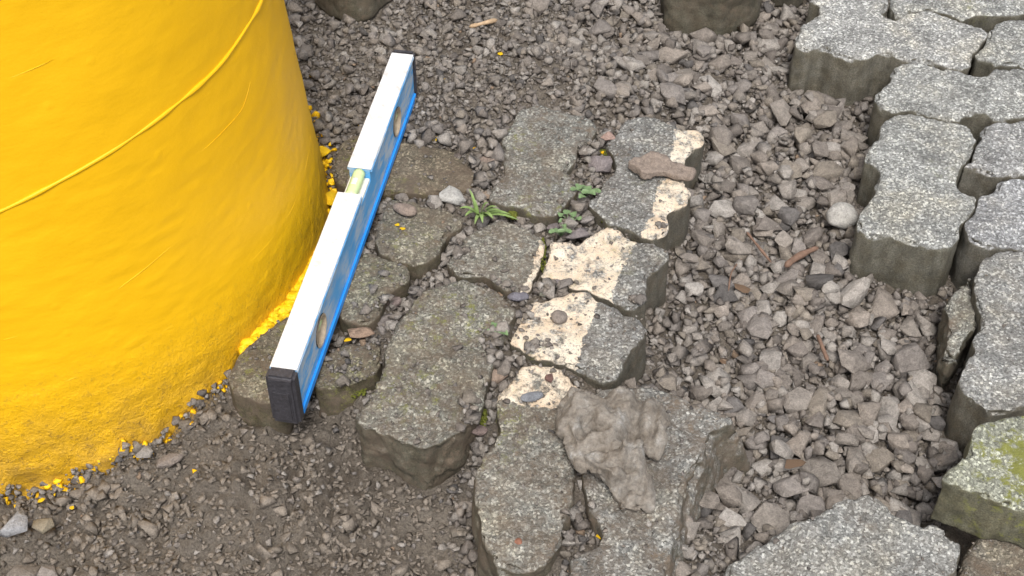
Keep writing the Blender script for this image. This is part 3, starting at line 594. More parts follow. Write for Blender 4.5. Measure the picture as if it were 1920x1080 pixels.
def coarse_at(px, py, w, h, tint=None, sink=.3, up=1.0):
    s = PXM(py, .01); p = U(px, py+h*.15, .012); rx = w/s/2*1.12; ry = max(h/s/2*1.28, rx*.5); ry = min(ry, rx*1.5); rz = rng.uniform(.55, .8)*min(rx, ry)*up
    i, j = cell(p[0], p[1])
    if not (0 <= j < BLK.shape[0] and 0 <= i < BLK.shape[1]) or BLK[j, i]: return None
    for ang in np.arange(0, 6.28, .52):
        ii, jj = cell(p[0]+.7*rx*math.cos(ang), p[1]+.7*ry*math.sin(ang))
        if 0 <= jj < BLK.shape[0] and 0 <= ii < BLK.shape[1] and BLK[jj, ii]: return None
    z = rest(p[0], p[1], rx*.8, ry*.8, rz, True, .4, sink)
    o = obj('crushed_stone', BIGME[rng.integers(len(BIGME))], loc=(p[0], p[1], z))
    o.scale = (rx*1.04, ry*1.04, rz); o.rotation_euler = (rng.normal(0, .24), rng.normal(0, .24), rng.choice([0, math.pi])+rng.normal(0, .22))
    o.color = (*(tint if tint is not None else shade(1.05)), 1)
    COARSE.append((o, px)); return o
made = 0
order = list(range(len(HAND))); rng.shuffle(order)
# a lower course of random coarse stones first, the traced ones on top
tries = 0
while made < 130 and tries < 6000:
    tries += 1; px, py = rng.uniform(1080, 1800), rng.uniform(-10, 1040)
    if rng.random() > coarse_w(px, py)*1.1: continue
    if any(abs(px-a) < (w*.45+8) and abs(py-b) < (h*.45+8) for a, b, w, h in HAND): continue
    w = rng.uniform(24, 46)
    if coarse_at(px, py, w, w*rng.uniform(.6, 1.0)): made += 1
for k in order:
    if coarse_at(*HAND[k]): made += 1

MARK = {'P1': 'the palest paver', 'P4': 'the second-row raised paver', 'P5': 'the two-lobed proud paver', 'P8': 'the large right-edge paver', 'P8b': 'the broken concrete wedge', 'P9': 'the moss-yellow paver', 'P10': 'the brown corner paver', 'P11': 'the coarse bottom-edge paver',
 'M1': 'the farthest dark sunken paver', 'M2': 'the paver under the flat stone', 'M10': 'the half-painted paver', 'M11': 'the fluted painted paver', 'M13': 'the slab under the mud lump', 'T1': 'the paver behind the column', 'T2': 'the upright top-edge paver', 'T3': 'the dark top-edge paver end', 'M9': 'the yellow column', 'M7': 'the broken-fronted olive paver', 'M12': 'the long painted paver'}
ORD = ['leftmost', 'second-from-left', 'third-from-left', 'fourth-from-left', 'fifth-from-left', 'sixth-from-left', 'seventh-from-left', 'eighth-from-left', 'ninth-from-left', 'tenth-from-left', 'eleventh-from-left', 'twelfth-from-left', 'thirteenth-from-left', 'fourteenth-from-left', 'fifteenth-from-left']
def tone(c):
    l = sum(c[:3])/3
    if c[0] > c[2]*1.55: return 'tan'
    if c[2] > c[0]*.93: return 'bluish' if l < .17 else 'cool grey'
    return 'dark' if l < .145 else 'brown-grey' if l < .185 else 'mid-grey' if l < .225 else 'light' if l < .265 else 'pale'
fam = {}
for o, px in COARSE:
    key = min(MARK, key=lambda k: np.min(np.hypot(OUT[k][0][:, 0]-o.location.x, OUT[k][0][:, 1]-o.location.y)))
    sz = 'large ' if max(o.scale[:2]) > .0145 else 'small ' if max(o.scale[:2]) < .0095 else ''
    fam.setdefault((sz+tone(o.color), MARK[key]), []).append((px, o))
for (t, mk), L_ in fam.items():
    L_.sort(key=lambda q: q[0])
    for k, (px, o) in enumerate(L_):
        lead = '' if len(L_) == 1 else ORD[min(k, 14)]+' ' if k < len(L_)-1 or k == 0 else 'rightmost '
        tag(o, (lead+t+' angular stone in the coarse gravel nearest '+mk).strip(), 'stone', 'coarse crushed stones between the pavers')

# ------------------------------------------------------------------ distinct stones, pebbles
def pebble(px, py, w, h, z, tint, label, rot=0., smoothp=False, up=1.0, ti=None, name='pebble', tilt=(0, 0)):
    s = PXM(py, z); p = U(px, py+h*.2, z); rx = w/s/2; ry = max(h/s/2*1.05, rx*.5); rz = .6*min(rx, ry)*up
    if smoothp:
        bm = bmesh.new(); bmesh.ops.create_icosphere(bm, subdivisions=3, radius=1)
        V = np.array([v.co[:] for v in bm.verts]); d = 1+.16*fbm(V, .9, int(px), 2)
        for v, q in zip(bm.verts, d): v.co *= q; v.co.z += 1
        o = bm_obj(name, bm, M_STONE, None, True)
    else: o = obj(name, BIGME[(int(px)*7+int(py)) % len(BIGME) if ti is None else ti])
    o.location = (p[0], p[1], z-.12*rz); o.scale = (rx, ry, rz); o.rotation_euler = (*tilt, rot); o.color = (*tint, 1)
    return tag(o, label, 'pebble')
BR = (.19, .14, .11); GB = (.2, .18, .165); PU = (.19, .165, .165); BL = (.17, .18, .20); LG = (.42, .41, .39)
for a in [
 (762,393,50,26,.068,(.24,.19,.16),'oval brown pebble on the rounded paver right of the level',-.45,True),
 (850,366,52,38,.056,LG,'pale grey angular stone beside the grass tuft',-.4),
 (912,304,42,22,.058,(.24,.19,.16),'flat brown stone left of the farthest dark paver',-.2),
 (905,341,30,26,.056,GB,'small grey-brown stone in the joint behind the grass tuft',.1),
 (906,366,32,24,.054,(.23,.18,.14),'small tan-brown stone directly behind the grass tuft',0),
 (860,292,24,16,.058,(.12,.10,.09),'dark flat stone behind the brown crosswise paver',.1),
 (1136,256,30,26,.062,(.30,.21,.18),'pinkish stone between the two farthest middle pavers',.2),
 (1125,310,46,40,.056,PU,'purple-grey stone in the notch beside the far two-lobed pavers',.1),
 (1098,291,22,22,.054,(.20,.15,.13),'small brown stone behind the purple-grey stone',0),
 (1080,438,44,28,.060,(.17,.15,.15),'grey block-shaped stone resting at the corner of the painted paver',.3),
 (1038,425,28,18,.056,(.15,.13,.13),'dark stone left of the clover seedling',.1),
 (1100,412,30,18,.054,(.22,.20,.19),'small grey stone right of the clover seedling',.1),
 (1047,594,32,30,.066,(.21,.18,.16),'round grey-brown pebble on the cream painted paver',.2,True),
 (972,556,44,20,.058,(.15,.145,.17),'blue-grey flat stone at the lower tip of the diamond paver',.05,True),
 (1018,535,26,18,.060,(.15,.14,.15),'dark small stone in the joint between two painted pavers',.2),
 (1048,530,22,18,.060,(.18,.16,.16),'grey small stone, right of the dark one in the painted joint',-.1),
 (1026,552,30,14,.062,(.17,.17,.14),'flat greenish-grey stone on the painted joint',.1),
 (925,701,52,40,.048,(.25,.19,.15),'brown angular stone in the joint above the long painted paver',.2),
 (996,743,42,22,.065,(.18,.19,.21),'smooth blue-grey pebble on the cream painted paver end',.25,True),
 (1030,709,18,18,.065,(.14,.08,.07),'tiny dark red stone on the cream painted paver end',.3),
 (892,806,46,26,.040,(.17,.13,.12),'brown flat stone at the joint left of the long painted paver',-.2),
 (678,625,54,18,.052,(.27,.19,.14),'flat tan stone chip beside the near end of the level',.05),
 (738,566,34,24,.046,(.20,.16,.15),'brown stone in the mossy joint right of the level',.2),
 (722,600,36,44,.044,(.17,.15,.14),'dark grey stone wedged in the joint near the mossy half paver',.6),
 (930,596,30,18,.056,(.30,.31,.28),'pale greenish stone above the small seedling',-.2),
 (972,1015,16,14,.066,(.26,.12,.08),'tiny reddish pebble on the long paver at bottom centre',0,True),
 (1066,962,18,16,.052,(.30,.24,.15),'small tan pebble left of the mud lump foot',0,True),
 (1105,1000,30,22,.040,(.25,.22,.19),'grey pebble in the gap below the mud lump',0),
 (1128,1020,40,22,.040,(.22,.16,.11),'brown stone under the yellow flake below the mud lump',.2),
 (1086,1025,22,20,.034,(.06,.06,.08),'black stone in the gap below the mud lump',0),
 (1575,409,60,54,.018,(.40,.385,.36),'smooth pale oval cobble leaning on the two-lobed paver',0,True,1.25),
 (30,980,56,46,.004,(.26,.26,.27),'pale grey lump of stone in the mud at the left edge',0),
 (84,985,40,36,.004,(.22,.19,.14),'brown stone right of the pale lump at the left edge',.3),
 (270,845,34,30,.012,(.24,.22,.20),'grey stone touching the foot of the yellow column',.3),
 (320,862,52,34,.010,(.20,.17,.15),'brown-grey stone in the mud in front of the column foot',.1),
 (790,170,40,70,.048,(.30,.275,.25),'pale flat stone beside the far end of the level',.2,False,.4),
]: pebble(*a)
VV, FF, CC, off = [], [], [], 0
for key, cnt in (('M1', 60), ('M2', 40), ('M3', 50), ('M4', 50), ('M5', 40), ('M6', 40), ('M7', 160), ('M8', 90), ('M9', 60), ('M10', 60), ('M11', 70), ('M12', 110), ('M13', 120), ('P8', 12), ('P11', 20), ('P10', 60)):
    top, zt = OUT[key]; lo, hi = top.min(0), top.max(0); c = top.mean(0); k = 0
    for _ in range(cnt*4):
        x, y = rng.uniform(lo[0], hi[0]), rng.uniform(lo[1], hi[1])
        if not inpoly(np.array([x]), np.array([y]), top)[0]: continue
        if rng.random() > .35+.65*max(0, vn(np.array([[x, y, 0]]), 40, 9)[0]): continue
        r = min(.004, rng.lognormal(math.log(.0012), .45)); V, F = TINY[rng.integers(len(TINY))]
        VV.append((V*r*np.array([1.1, .9, .6]))@np.array(Matrix.Rotation(rng.uniform(0, 6.28), 3, 'Z')).T+np.array([x, y, zt+.0004+r*.4])); FF.append(F+off); off += len(V)
        CC.append(np.tile(shade(.85), (len(V), 1))); k += 1
        if k >= cnt: break
me = mesh_np('loose_crumbs', np.vstack(VV), np.vstack(FF), M_STUFF); cattr(me, 'col', np.vstack(CC)); o = obj('loose_crumbs', me); o['kind'] = 'stuff'; tag(o, 'tiny stone crumbs scattered over the middle pavers', 'gravel')
# slate piece across the painted paver, mud lump
def slab(name, pts, z, thick, seed, tint, label, cat, rough, dome=0, chip=.004, its=3, sl=(0, 0)):
    c = np.array([U(x, y, z) for x, y in pts]).mean(0)
    top = np.array([Upl(x, y, z, sl[0], sl[1], c[0], c[1]) for x, y in pts])
    P, f = block(top, thick, seed, rough, None, its, chip)
    org = np.array([P[:, 0].mean(), P[:, 1].mean(), P[:, 2].min()])
    return P, f, org
VV, FF, CC, off = [], [], [], 0       # small rubble heaped in the joints of the middle patch
for px0, py0, sx, sy, zb, cnt, big in [(1030,543,34,9,.061,34,.0042), (985,600,14,26,.058,20,.0035), (1000,660,36,18,.060,30,.0034), (925,670,20,26,.052,26,.0045), (885,845,14,40,.032,40,.0045), (1110,305,22,22,.056,22,.0045), (1085,425,34,12,.060,24,.004), (900,350,14,22,.056,16,.005), (735,590,26,34,.048,30,.0045), (860,470,16,30,.052,20,.0035), (1085,1000,24,22,.042,26,.005), (780,560,20,10,.052,14,.004), (640,690,30,34,.058,26,.003), (1070,400,20,12,.058,14,.004), (940,545,30,12,.058,16,.0035), (1190,575,22,7,.058,14,.0028), (1235,430,16,8,.058,10,.0028)]:
    for _ in range(cnt):
        p = U(px0+rng.normal(0, sx*.6), py0+rng.normal(0, sy*.6), zb); r = min(.0075, rng.lognormal(math.log(big*.75), .4)); i, j = cell(p[0], p[1])
        z = max([HM[j, i]]+[zt for tp, zt in (OUT[k] for k in ('M1', 'M2', 'M4', 'M5', 'M6', 'M7', 'M8', 'M10', 'M11', 'M12', 'M13')) if inpoly(np.array([p[0]]), np.array([p[1]]), tp)[0]]); HM[j-1:j+2, i-1:i+2] = np.maximum(HM[j-1:j+2, i-1:i+2], min(z+r*.5, .066))
        V, F = SMALL[rng.integers(len(SMALL))]; rot = np.array(Matrix.Rotation(rng.uniform(0, 6.28), 3, 'Z') @ Matrix.Rotation(rng.normal(0, .3), 3, 'X'))
        VV.append((V*np.array([r*rng.uniform(.9, 1.3), r, r*.7]))@rot.T+np.array([p[0], p[1], z+r*.45])); FF.append(F+off); off += len(V); CC.append(np.tile(shade(.88), (len(V), 1)))
me = mesh_np('joint_rubble', np.vstack(VV), np.vstack(FF), M_STUFF); cattr(me, 'col', np.vstack(CC)); o = obj('joint_rubble', me); o['kind'] = 'stuff'; tag(o, 'small dark rubble filling the joints of the middle pavers', 'gravel')
VOX = .0018
P, f, org = slab('flat_stone', Z(*a6b, [(1150,470),(1200,440),(1280,400),(1340,382),(1420,410),(1480,460),(1560,500),(1640,520),(1642,555),(1610,590),(1550,572),(1480,560),(1400,545),(1320,555),(1270,545),(1215,505)]), .079, .010, 900, BR, '', '', .9, its=1, sl=(-.08, .05))
P += vnormals(P, f)*(facets(P, 40, .0009, 4)+.0005*fbm(P, 200, 4, 2))[:, None]
me = mesh_np('flat_stone', P-org, f, M_STONE, True); o = obj('flat_stone', me, loc=org); o.color = (.235, .19, .16, 1)
tag(o, 'thin flat brown stone lying across the waist of the far painted paver', 'stone')
LV, LF, off = [], [], 0
for k, (px, py, w, h, zc, rz, ry_) in enumerate([(1108,782,122,84,.082,.015,0), (1125,826,130,110,.084,.018,.25), (1150,868,118,96,.084,.020,-.2), (1186,916,84,66,.080,.015,.3), (1212,790,84,96,.084,.016,.1), (1224,822,56,66,.082,.014,-.2), (1085,765,70,56,.080,.012,.2), (1165,780,96,90,.082,.015,0), (1090,850,66,70,.080,.013,.1), (1185,885,60,60,.086,.014,0), (1120,790,60,50,.094,.012,.3)]):
    V, F = BIG[(k*5+3) % len(BIG)]; sc = PXM(py, zc); p = U(px, py, zc)
    LV.append((V*np.array([w/sc/2*1.08, h/sc/2*1.35, rz]))@np.array(Matrix.Rotation(ry_, 3, 'Y') @ Matrix.Rotation(ry_*1.3, 3, 'X')).T+p); LF += (F+off).tolist(); off += len(V)
VOX = .0018; P, f, e = remesh(np.vstack(LV).tolist(), LF); P = smooth(P, e, 1); Nn = vnormals(P, f)
P += Nn*(facets(P, 90, .0015, 6)+facets(P, 600, .0005, 8)+.0005*fbm(P, 150, 3, 2)-.0040*np.clip(.10-np.abs(fbm(P, 24, 15, 2)), 0, 1)*10*(fbm(P, 17, 18, 1) > 0)-.0010*np.clip(fbm(P, 60, 9, 2)-.35, 0, 1)*3)[:, None]
for px, py, rx, ry, dp in [(1102, 792, .007, .010, .016), (1122, 806, .009, .006, .013), (1090, 815, .005, .007, .009), (1150, 846, .012, .005, .007), (1170, 880, .014, .004, .007), (1125, 862, .006, .006, .006), (1190, 905, .010, .004, .007), (1145, 770, .005, .008, .006)]:
    pit = U(px, py, .092); P[:, 2] -= dp*np.exp(-(((P[:, 0]-pit[0])/rx)**2+((P[:, 1]-pit[1])/ry)**2)**2)*(P[:, 2] > .07)
for gx_ in (1196, 1228): gp_ = U(gx_, 785, .092); lg = (P[:, 0]-gp_[0])-.22*(P[:, 1]-gp_[1]); P[:, 2] -= .006*np.exp(-(lg/.0035)**2)*(P[:, 2] > .078)
P[:, 2] = np.maximum(P[:, 2], .064); org = np.array([P[:, 0].mean(), P[:, 1].mean(), P[:, 2].min()])
gap = U(1185, 790, .09); ln = (P[:, 0]-gap[0])-.25*(P[:, 1]-gap[1]); P[:, 2] -= .007*np.exp(-(ln/.005)**2)*(P[:, 1] > gap[1]-.03)*(P[:, 2] > .075)
me = mesh_np('mud_lump', P-org, f, mat_lump(), True); o = obj('mud_lump', me, loc=org); o.color = (.26, .222, .185, 1)
tag(o, 'knobbly brown lump of dried mud lying on the broken slab', 'lump')

# ------------------------------------------------------------------ spirit level
nb, fb = (U(522, 800, .067)+U(562, 788, .067))/2, None
A = U(523, 708, .128); B = U(757, 92, .128); d = (B-A); L = np.linalg.norm(d[:2]); ang = math.atan2(d[1], d[0])-math.pi/2
LW, LH = .0245, .060
lev = obj('spirit_level', None, loc=(A[0], A[1], .067)); lev.rotation_euler = (0, 0, ang)
tag(lev, 'scuffed blue spirit level with white top and black end caps, leaning line along the column', 'spirit level')
lev['label'] = 'scuffed blue spirit level with white top and black end caps beside the column'
def box(bm, x0, x1, y0, y1, z0, z1):
    vs = [bm.verts.new(c) for c in ((x0,y0,z0),(x1,y0,z0),(x1,y1,z0),(x0,y1,z0),(x0,y0,z1),(x1,y0,z1),(x1,y1,z1),(x0,y1,z1))]
    for q in ((0,3,2,1),(4,5,6,7),(0,1,5,4),(1,2,6,5),(2,3,7,6),(3,0,4,7)): bm.faces.new([vs[i] for i in q])
def bevel(bm, off, seg=2): bmesh.ops.bevel(bm, geom=bm.edges[:], offset=off, segments=seg, affect='EDGES', clamp_overlap=True)
hw = LW/2; CAPL = .013; CAPF = .007
def tmp(bm):
    me = bpy.data.meshes.new('c'); bm.to_mesh(me); bm.free(); o = bpy.data.objects.new('c', me); C.objects.link(o); return o
HOLES = [(.088, .0165), (L-.088, .0165)]; NY0, NY1 = L*.565-.002, L*.565+.048   # window positions along the level
NY0, NY1 = L*.505, L*.585
bm = bmesh.new(); box(bm, -hw+.0016, hw-.0016, CAPL, L-CAPF, .0, LH-.002); web = tmp(bm)
cut = []
for y, r in HOLES:
    bm = bmesh.new(); bmesh.ops.create_cone(bm, segments=40, radius1=r, radius2=r, depth=.1, cap_ends=True, matrix=Matrix.Translation((0, y, LH*.5)) @ Matrix.Rotation(math.pi/2, 4, 'Y')); cut.append(tmp(bm))
bm = bmesh.new(); box(bm, -.05, .05, NY0, NY1, LH-.016, LH+.05); cut.append(tmp(bm))
for c in cut:
    m = web.modifiers.new('b', 'BOOLEAN'); m.object = c; m.operation = 'DIFFERENCE'; m.solver = 'EXACT'
dg = bpy.context.evaluated_depsgraph_get(); wme = bpy.data.meshes.new_from_object(web.evaluated_get(dg))
for c in cut+[web]: bpy.data.objects.remove(c)
wme.materials.clear(); wme.materials.append(M_BLUE); obj('web', wme, lev)
def lpart(name, boxes, mat, bev=.0006):
    bm = bmesh.new()
    for b in boxes: box(bm, *b)
    if bev: bevel(bm, bev, 1)
    return bm_obj(name, bm, mat, lev)
for sx in (-1, 1):     # flanges along the lower and upper edges
    x0, x1 = sorted((sx*(hw-.0018), sx*(hw+.0006)))
    lpart('lower_flange', [(x0, x1, CAPL, L-CAPF, -.0004, .0075)], M_EDGE)
    for ya, yb in ((CAPL, NY0-.001), (NY1+.001, L-CAPF)): lpart('upper_flange', [(x0, x1, ya, yb, LH-.0055, LH-.0022)], M_BLUE, .0004)
for ya, yb in ((CAPL-.0004, NY0), (NY1, L-CAPF+.0004)):
    lpart('top_face', [(-hw, hw, ya, yb, LH-.002, LH)], M_TOP)
lpart('vial_seat', [(-hw+.0022, hw-.0022, NY0+.0004, NY1-.0004, LH-.018, LH-.0125)], M_WHITE)
v = tube('vial', [(0, y, LH-.0068) for y in np.linspace(NY0+.001, NY1-.001, 12)], .0062, M_VIAL, lev, 16)
tube('bubble', [(0, y, LH-.0052) for y in np.linspace((NY0+NY1)/2-.005, (NY0+NY1)/2+.005, 6)], .0048, M_WHITE, v, 12)
for y, r in HOLES:
    bm = bmesh.new(); n = 40; q = []
    for (rr, x) in ((r-.0002, hw-.0006), (r-.0022, hw-.0002), (r-.003, hw-.004), (r-.0035, -hw+.004), (r-.0022, -hw+.0002), (r-.0002, -hw+.0006)):
        q.append([bm.verts.new((x, y+rr*math.cos(k*2*math.pi/n), LH*.5+rr*math.sin(k*2*math.pi/n))) for k in range(n)])
    for a, b in zip(q, q[1:]):
        for k in range(n): bm.faces.new([a[k], a[(k+1) % n], b[(k+1) % n], b[k]])
    rim = bm_obj('window_ring', bm, M_RIM, lev, True)
    bm = bmesh.new(); box(bm, -.0045, .0035, y-r+.003, y+r-.003, LH*.5-.012, LH*.5+.012); bevel(bm, .002); bm_obj('window_insert', bm, M_WHITE, rim)
    tube('cross_vial', [(.0045, y+k, LH*.5+k*0) for k in np.linspace(-r+.004, r-.004, 8)], .0042, M_VIAL, rim, 12)
for y0, y1, e in ((-.001, CAPL+.001, -1), (L-CAPF-.001, L+.001, 1)):
    bm = bmesh.new(); box(bm, -hw-.0008, hw+.0008, y0, y1, -.0008, LH+.0006); bevel(bm, .0028, 3); cap = bm_obj('end_cap', bm, M_CAP, lev, False)
    yo = y0 if e < 0 else y1
    bm = bmesh.new(); box(bm, -hw+.004, hw-.004, *sorted((yo-e*.003, yo+e*.0018)), .006, LH-.016); bevel(bm, .0012); bm_obj('raised_pad', bm, M_CAP, cap)

# ------------------------------------------------------------------ yellow paint crumbs and flakes
def flake(px, py, w, h, z, label, rot=0., up=.5, name='paint_flake'):
    o = pebble(px, py, w, h, z, (1, 1, 1), label, rot, False, up, None, name)
    me = o.data.copy(); me.materials.clear(); me.materials.append(M_FLAKE); o.data = me; o['category'] = 'paint flake'; return o
for a in [(815,258,24,14,.062,'yellow paint flake behind the brown crosswise paver'), (957,167,10,9,.056,'tiny yellow flake in fine gravel behind the farthest dark paver'), (820,163,8,8,.056,'tiny yellow flake right of the far end of the level'),
 (938,100,10,9,.05,'tiny orange-yellow flake highest up in the fine gravel'), (603,230,9,18,.052,'narrow yellow flake beside the column edge in fine gravel'), (652,636,14,10,.053,'yellow flake on the tan stone chip by the level'), (744,420,10,8,.067,'small yellow flake on the rounded paver, left of a pair'), (755,428,11,8,.067,'small yellow flake on the rounded paver, right of a pair'),
 (1125,1004,16,12,.052,'yellow flake in the gap below the mud lump'), (78,936,13,12,.003,'yellow crumb in the mud near the left edge'), (600,953,10,9,.0,'lone yellow crumb in the mud right of centre foreground'), (183,858,16,12,.006,'yellow crumb touching the column foot'), (135,951,9,8,.001,'tiny yellow crumb below the column foot')]: flake(*a)
flake(628,371,34,46,.052,'thick chunk of yellow paint between column and level',.3,1.0,'paint_chunk'); flake(610,282,22,24,.054,'yellow paint chunk at the far side of the column foot',.2,.8,'paint_chunk')
flake(606,436,16,24,.05,'yellow paint chunk wedged behind the middle of the level',.2,.8,'paint_chunk')
VV, FF, CC, off = [], [], [], 0
for k in range(190):
    px = rng.uniform(-60, 470); py = 917-max(0, px)*.34-max(0, px-330)*.55+rng.normal(0, 9); p = U(px, py, .006); dx, dy = p[0]-COL_C[0], p[1]-COL_C[1]; rr = math.hypot(dx, dy)
    sc = (COL_R+rng.uniform(-.002, .008))/rr; x, y = COL_C[0]+dx*sc, COL_C[1]+dy*sc; sz = min(.0065, rng.lognormal(math.log(.0024), .45)); i, j = cell(x, y)
    if vn(np.array([[px*.017, 3, 0]]), 1, 8)[0] < -.55: continue
    V, F = SMALL[rng.integers(len(SMALL))]; rot = np.array(Matrix.Rotation(rng.uniform(0, 6.28), 3, 'Z') @ Matrix.Rotation(rng.normal(0, .4), 3, 'X')); z = HM[j, i]; HM[j-1:j+2, i-1:i+2] = np.maximum(HM[j-1:j+2, i-1:i+2], z+sz*.6)
    VV.append((V*np.array([sz*rng.uniform(.8, 1.3), sz, sz*.75]))@rot.T+np.array([x, y, z+sz*.3])); FF.append(F+off); off += len(V); CC.append(np.tile(shade(.95) if rng.random() > .14 else (.7, .40, .01), (len(V), 1)))
me = mesh_np('foot_rubble', np.vstack(VV), np.vstack(FF), M_STUFF); cattr(me, 'col', np.vstack(CC)); o = obj('foot_rubble', me); o['kind'] = 'stuff'; tag(o, 'small dark rubble heaped against the column foot', 'gravel')
VV, FF, CC, off = [], [], [], 0
for k in range(330):
    t = rng.random()
    if t < .55: px = rng.uniform(455, 590); py = 640-(px-455)*1.08+rng.normal(0, 9)+4; sz = rng.uniform(.003, .009); zb = .056
    elif t < .65: px = rng.uniform(596, 622); py = rng.uniform(270, 440); sz = rng.uniform(.002, .005); zb = .05
    else: px = rng.uniform(-30, 350); py = 915-max(0, px)*.34+rng.normal(0, 8); sz = rng.uniform(.0012, .0042); zb = .004
    if t >= .65 and vn(np.array([[px*.02, 0, 0]]), 1, 4)[0] < .2: continue
    p = U(px, py, zb); dx, dy = p[0]-COL_C[0], p[1]-COL_C[1]; rr = math.hypot(dx, dy)
    if rr < COL_R-.006: sc = (COL_R-.002+rng.uniform(0, .006))/rr; p[0] = COL_C[0]+dx*sc; p[1] = COL_C[1]+dy*sc
    V, F = SMALL[rng.integers(len(SMALL))]; rot = np.array(Matrix.Rotation(rng.uniform(0, 6.28), 3, 'Z') @ Matrix.Rotation(rng.normal(0, .4), 3, 'X'))
    i, j = cell(p[0], p[1]); z = max(HM[j, i], zb if t < .55 else -1)
    VV.append((V*np.array([sz*rng.uniform(.8, 1.3), sz, sz*.6]))@rot.T+np.array([p[0], p[1], z+sz*.25])); FF.append(F+off); off += len(V)
me = mesh_np('paint_crumbs', np.vstack(VV), np.vstack(FF), M_FLAKE); o = obj('paint_crumbs', me); o['kind'] = 'stuff'; tag(o, 'crumbs of spilled yellow paint along the column foot', 'paint crumbs')

# ------------------------------------------------------------------ plants, twigs, leaf scraps
def blade(base, tip, w, bend, mat, parent, name='blade'):
    base, tip = np.array(base), np.array(tip); n = 6; V = []
    side = np.cross(tip-base, (0, 0, 1.)); side = side/max(np.linalg.norm(side), 1e-6)
    for k in range(n+1):
        t = k/n; c = base+(tip-base)*t+np.array([0, 0, bend*math.sin(math.pi*t)]); ww = w*(1-t)**.6*(.5+.5*min(1, t*5))+.0002
        V += [c-side*ww, c-np.array([0, 0, ww*.35]), c+side*ww]
    F = [q for k in range(n) for q in ((3*k, 3*k+1, 3*k+4, 3*k+3), (3*k+1, 3*k+2, 3*k+5, 3*k+4))]
    return obj(name, mesh_np(name, np.array(V), np.array(F), mat, True), parent)
gp = U(898, 402, .060); gr = obj('grass_tuft', None, loc=gp); tag(gr, 'small green grass tuft growing in the joint between middle pavers', 'grass')
for (tx, ty, tz, w) in [(880,355,.075,.0013),(862,390,.064,.0020),(872,405,.060,.0022),(915,380,.068,.0020),(940,396,.060,.0024),(958,402,.058,.0022),(972,412,.055,.0018),(925,410,.058,.0022),(890,420,.056,.0018),(905,418,.056,.0020),(932,388,.066,.0014),(886,372,.068,.0014)]:
    tip = U(tx, ty, tz+.008)-gp; blade((rng.normal(0, .0015), rng.normal(0, .0015), -.002), tip, w*1.5, .006, M_GRASS, gr)
def seedling(px, py, z, n, r, label, seed):
    rr = random.Random(seed); p = U(px, py, z); root = obj('seedling', None, loc=p); tag(root, label, 'seedling')
    for k in range(n):
        a = k*2.4+rr.uniform(-.3, .3); d = r*rr.uniform(.35, 1); c = np.array([d*math.cos(a), d*math.sin(a), .003+rr.uniform(0, .006)])
        s = r*rr.uniform(.28, .42); m = 9; V = [c+np.array([0, 0, -.0006])]
        for q in range(m):
            t = q*2*math.pi/m; lob = 1+.18*math.cos(3*(t-a)); V.append(c+np.array([s*lob*math.cos(t), s*.85*lob*math.sin(t), .0012*math.sin(t*2+a)+.0008]))
        bm = bmesh.new(); vs = [bm.verts.new(v) for v in V]
        for q in range(m): bm.faces.new([vs[0], vs[1+q], vs[1+(q+1) % m]])
        bm_obj('leaf', bm, M_LEAF, root, True); tube('stem', [(0, 0, -.002), c*np.array([.5, .5, .8]), c], .0005, M_LEAF, root, 5)
seedling(1098,366,.060,9,.013,'pale green clover seedling in the joint between the far two-lobed pavers',1)
seedling(1066,418,.061,7,.011,'green clover seedling above the painted paver corner',2); seedling(1052,440,.064,6,.010,'green seedling left of the grey block stone',3)
seedling(934,628,.061,8,.010,'small grey-green rosette seedling beside the diamond paver joint',4)
def cushion(px, py, w, h, z, label, seed):
    p = U(px, py, z); s = PXM(py, z); rx, ry = w/s/2, h/s/2/.75; VV, FF, off = [], [], 0; r2 = np.random.default_rng(seed)
    for k in range(90):
        a = r2.uniform(0, 6.28); d = math.sqrt(r2.random()); V, F = TINY[r2.integers(len(TINY))]; q = r2.uniform(.0008, .002)
        VV.append(V*q*np.array([1, 1, .9])+np.array([rx*d*math.cos(a), ry*d*math.sin(a), .0008+.003*(1-d*d)])); FF.append(F+off); off += len(V)
    o = obj('moss', mesh_np('moss', np.vstack(VV), np.vstack(FF), M_MOSS), loc=p); tag(o, label, 'moss')
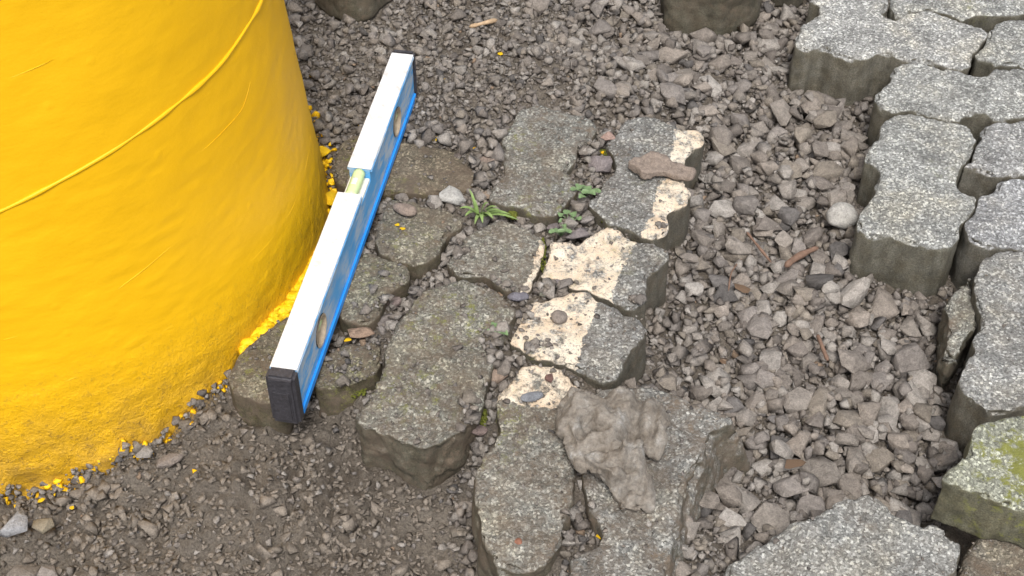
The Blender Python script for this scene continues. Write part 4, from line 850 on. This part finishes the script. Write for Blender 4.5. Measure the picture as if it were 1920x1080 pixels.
for a in [(1018,480,10,74,.058,'strip of green moss in the joint right of the diamond paver',1),(668,735,40,22,.040,'green moss clump under the near end of the level',2),(905,785,16,34,.042,'moss in the joint left of the long painted paver',3),(960,405,20,12,.058,'moss clump at the right tip of the grass tuft',4),
  (1140,412,26,14,.058,'moss clump above the painted paver',5),(1128,288,26,12,.054,'yellowish moss clump by the pinkish stone',6),(770,622,18,16,.052,'moss clump at the edge of the large olive paver',7),(746,548,18,16,.048,'moss in the joint next to the mossy half paver',8),(1245,480,10,10,.055,'tiny moss clump at the far end of the bare paver tip',9)][:8]: cushion(*a)
def twig(pts, z, r, mat, label, name='twig'):
    Q = np.array([U(x, y, z+dz) for x, y, dz in pts]); c = Q[0].copy(); Q = catmull(Q-c, .004, False); rad = r*(.85+.3*vn(Q+c, 150, 3)); rad[0] *= .5; rad[-1] *= .4
    tag(tube(name, Q, rad, mat, None, 8, c), label, 'twig')
twig([(1472,500,0),(1490,485,.004),(1512,473,.006),(1534,464,.004)], .022, .0042, M_TWIG, 'thick reddish-brown twig in the coarse gravel')
twig([(1533,628,0),(1541,648,.002),(1552,676,.002)], .022, .0026, M_TWIG, 'dark twig among coarse stones left of the big right pavers')
twig([(1400,435,0),(1420,460,.003),(1446,492,.001)], .026, .0017, M_TWIG, 'thin dark twig lying over a pale long stone')
twig([(880,50,0),(905,44,.003),(932,37,.002)], .052, .0032, M_TAN, 'pale tan twig in fine gravel at the top')
twig([(1366,545,0),(1372,510,.003),(1390,486,.003)], .016, .0011, M_TWIG, 'hair-thin curved twig beside the bare paver tip')
def scrap(px, py, w, h, z, rot, label):
    o = pebble(px, py, w, h, z, (1, 1, 1), label, rot, False, .25, None, 'leaf_scrap'); me = o.data.copy(); me.materials.clear(); me.materials.append(M_LITTER); o.data = me; o['category'] = 'leaf scrap'
for a in [(1390,538,34,18,.018,-.5,'brown leaf scrap in gravel right of the bare paver tip'),(1356,676,10,18,.010,.4,'orange-brown scrap in the fine gravel'),(735,648,22,14,.05,.3,'rust-brown leaf scrap in the joint by the olive paver'),(1490,865,44,20,.02,.2,'curled brown leaf scrap over the coarse stones')]: scrap(*a)
print('objects', len(bpy.data.objects), 'coarse', made)
